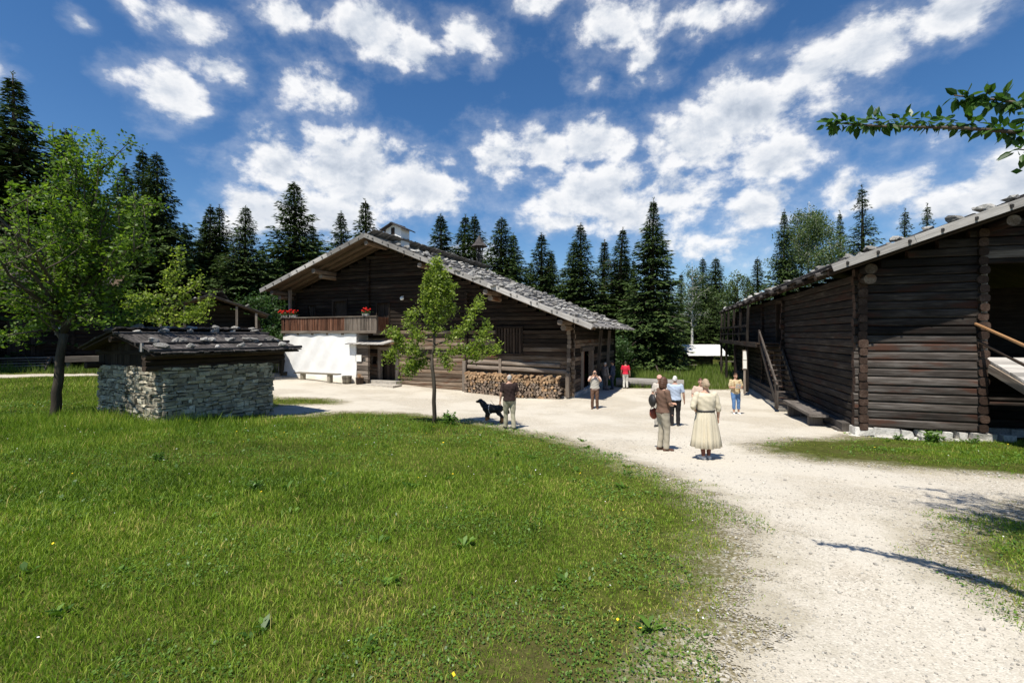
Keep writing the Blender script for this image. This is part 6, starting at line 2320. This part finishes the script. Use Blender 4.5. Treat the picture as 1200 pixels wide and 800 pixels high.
g = ground_at(821, 503)
person('person in grey trousers mostly hidden behind the woman in the cream dress', g, R(160), 1.62, 1.0, {1: ((.26, .06, 1.15), (.20, .22, 1.0))}, ((-.1, 0), (.1, .03)), 0, 0, .1, cloth('sand', (.5, .38, .3)), 'short', cloth('charcoal', (.06, .058, .058)), 'long', DARKSHOE, BROWN_HAIR, 'short', seed=8)
g = ground_at(773, 500)
person('person in white top and pink cap partly hidden behind the person in the brown shirt', g, R(150), 1.70, .9, None, ((-.1, 0), (.1, .03)), 0, .3, .0, cloth('white', (.5, .45, .39)), 'short', cloth('stone', (.42, .39, .33)), 'long', DARKSHOE, BROWN_HAIR, 'short', hat=flat('pink_cap', (.62, .33, .27), .8), seed=9)

g = ground_at(862, 485)
reader = person('woman in cream striped shirt and cropped blue jeans reading a leaflet', g, R(172), 1.66, 1.05, {-1: ((.25, .03, 1.12), (.08, .25, 1.13)), 1: ((.25, .03, 1.12), (.08, .25, 1.14)), ('d', -1): (.4, .5, .5), ('d', 1): (-.4, .5, .5)},
       ((-.12, .02), (.09, .10)), 0, .1, .35, cloth('pale_yellow', (.52, .42, .25), .1), 'short', cloth('denim', (.10, .19, .36), .25), 'crop', WHITESHOE, BROWN_HAIR, 'short', seed=10)
p = pw(reader, (0, .33, 1.21))
t = thing('leaflet', 'white folded leaflet held by the woman in cropped jeans', 'leaflet', p, reader.rotation_euler.z)
for s in (-1, 1):
    mb = MB(); mb.box((s * .05, .01, 0), (.05, .016, 0), (0, .04, .09), (0, .002, -.001)); mb.build('page', SIGN_PAPER, t)
mb = MB()
for x in (-.10, .10): mb.tube([(x, .115, 1.40), (x, .15, 1.3), (x, .155, 1.15), (x, .15, .96)], [.018, .018, .018, .018], 5)
me = mb.mesh('shirt_stripes', flat('brown_stripe', (.35, .2, .1), .9)); link('shirt_stripes', me, reader)

g = ground_at(733, 455)
person('person in bright red top and white trousers by the felled trunk', g, R(-15), 1.7, 1.0, None, ((-.1, 0), (.1, .05)), 0, 0, .1, cloth('red', (.62, .03, .06)), 'short', cloth('white2', (.66, .64, .58)), 'long', DARKSHOE, DARK_HAIR, 'short', seed=11)
g = ground_at(718, 456)
person('person in dark blue clothes standing in the shade of the farmhouse side', g, R(60), 1.74, 1.08, None, ((-.1, 0), (.1, .05)), 0, 0, .1, cloth('navy', (.035, .05, .085)), 'long', cloth('navy2', (.03, .04, .07)), 'long', DARKSHOE, DARK_HAIR, 'short', seed=12)
g = ground_at(709, 457)
person('person in grey striped top standing in shade by the byre door', g, R(-60), 1.7, 1.05, None, ((-.1, 0), (.1, .05)), 0, 0, .1, cloth('grey', (.22, .20, .19), .4), 'long', cloth('grey2', (.12, .11, .11)), 'long', DARKSHOE, GREY_HAIR, 'short', seed=13)

# ------------------------------------------------------------------ the dog
def dog(loc, rz, label):
    mb = MB()
    mb.tube([(0, -.36, .50), (0, -.28, .53), (0, -.08, .50), (0, .14, .50), (0, .30, .53), (0, .36, .55)], [.085, .135, .145, .165, .15, .10], 14)        # trunk: deep chest, drawn-in belly
    mb.ell((0, .17, .44), .125, .18, .14, 12, 8)
    mb.tube([(0, .30, .57), (0, .40, .68), (0, .45, .74)], [.125, .108, .09], 12)                                                                       # neck
    mb.ell((0, .49, .765), .088, .10, .085, 12, 9)                                                                                                     # skull
    mb.tube([(0, .54, .75), (0, .61, .735), (0, .66, .73)], [.058, .047, .036], 10)                                                                     # muzzle
    mb.ell((0, .675, .742), .018, .014, .014, 8, 6)
    for s in (-1, 1):
        mb.tube([(s * .05, .47, .815), (s * .085, .46, .78), (s * .092, .475, .70)], [.022, .03, .014], 7)                                               # hanging ears
        mb.tube([(s * .09, .24, .47), (s * .092, .20, .36), (s * .088, .225, .20), (s * .088, .22, .05)], [.078, .062, .048, .04], 10)                    # foreleg: elbow, wrist
        mb.tube([(s * .088, .21, .035), (s * .088, .28, .025)], [.036, .03], 8)
        k = .07 if s > 0 else -.05
        mb.tube([(s * .075, -.25, .50), (s * .088, -.20 + k, .36), (s * .088, -.35 + k, .235), (s * .088, -.325 + k, .05)], [.115, .09, .058, .042], 10)  # hind leg: knee forward, hock back
        mb.tube([(s * .088, -.335 + k, .035), (s * .088, -.26 + k, .025)], [.035, .03], 8)
    mb.tube([(0, -.37, .55), (0, -.48, .52), (0, -.56, .43), (0, -.60, .36)], [.055, .07, .065, .025], 9)                                                # bushy tail
    me = fuse(mb, .011, 3, .004, 2, 45)
    me.name = 'dog'
    black = flat('black_fur', (.012, .011, .012), .6, .3, 50, .4); tan = flat('tan_fur', (.33, .15, .06), .8, .2, 40, .3); white = flat('white_fur', (.6, .57, .52), .8, .2, 40, .2)
    for m_ in (black, tan, white): me.materials.append(m_)
    idx = []
    for p in me.polygons:
        c = p.center
        i = 0
        if c.z < .20: i = 1
        if c.z < .07: i = 2 if c.y > .1 else 1
        if c.y > .585 and c.z < .75: i = 1
        if c.y > .33 and c.z < .52 and abs(c.x) < .06: i = 2
        idx.append(i)
    me.polygons.foreach_set('material_index', np.array(idx, np.int32))
    o = link('dog', me); o.location = loc; o.rotation_euler = (0, 0, rz)
    tag(o, label, 'dog')
    h = MB(); h.tube([(.172 * math.sin(a), .10 + .02 * math.cos(a), .50 + .172 * math.cos(a)) for a in np.linspace(0, 2 * math.pi, 25)], [.012] * 25, 6)
    h.build('harness', flat('harness_grey', (.45, .45, .46), .6), o, True)
    return o


g = ground_at(578, 495)
dg = dog(g, R(72), 'black dog with tan paws and grey harness walking beside the man on the lawn edge')
dg.scale = (1.18, .98, .96)
a, b = pw(walker, (-.29, .06, .80)), pw(dg, (0, .08, .66))
mb = MB(); m_ = (a + b) / 2 - Vector((0, 0, .12))
mb.tube([a, a.lerp(m_, .5) - Vector((0, 0, .02)), m_, m_.lerp(b, .5) - Vector((0, 0, .02)), b], [.007] * 5, 5)
tag(mb.build('dog_leash', DARKSHOE, None, True), 'thin dark leash from the hand of the man to the dog', 'leash')
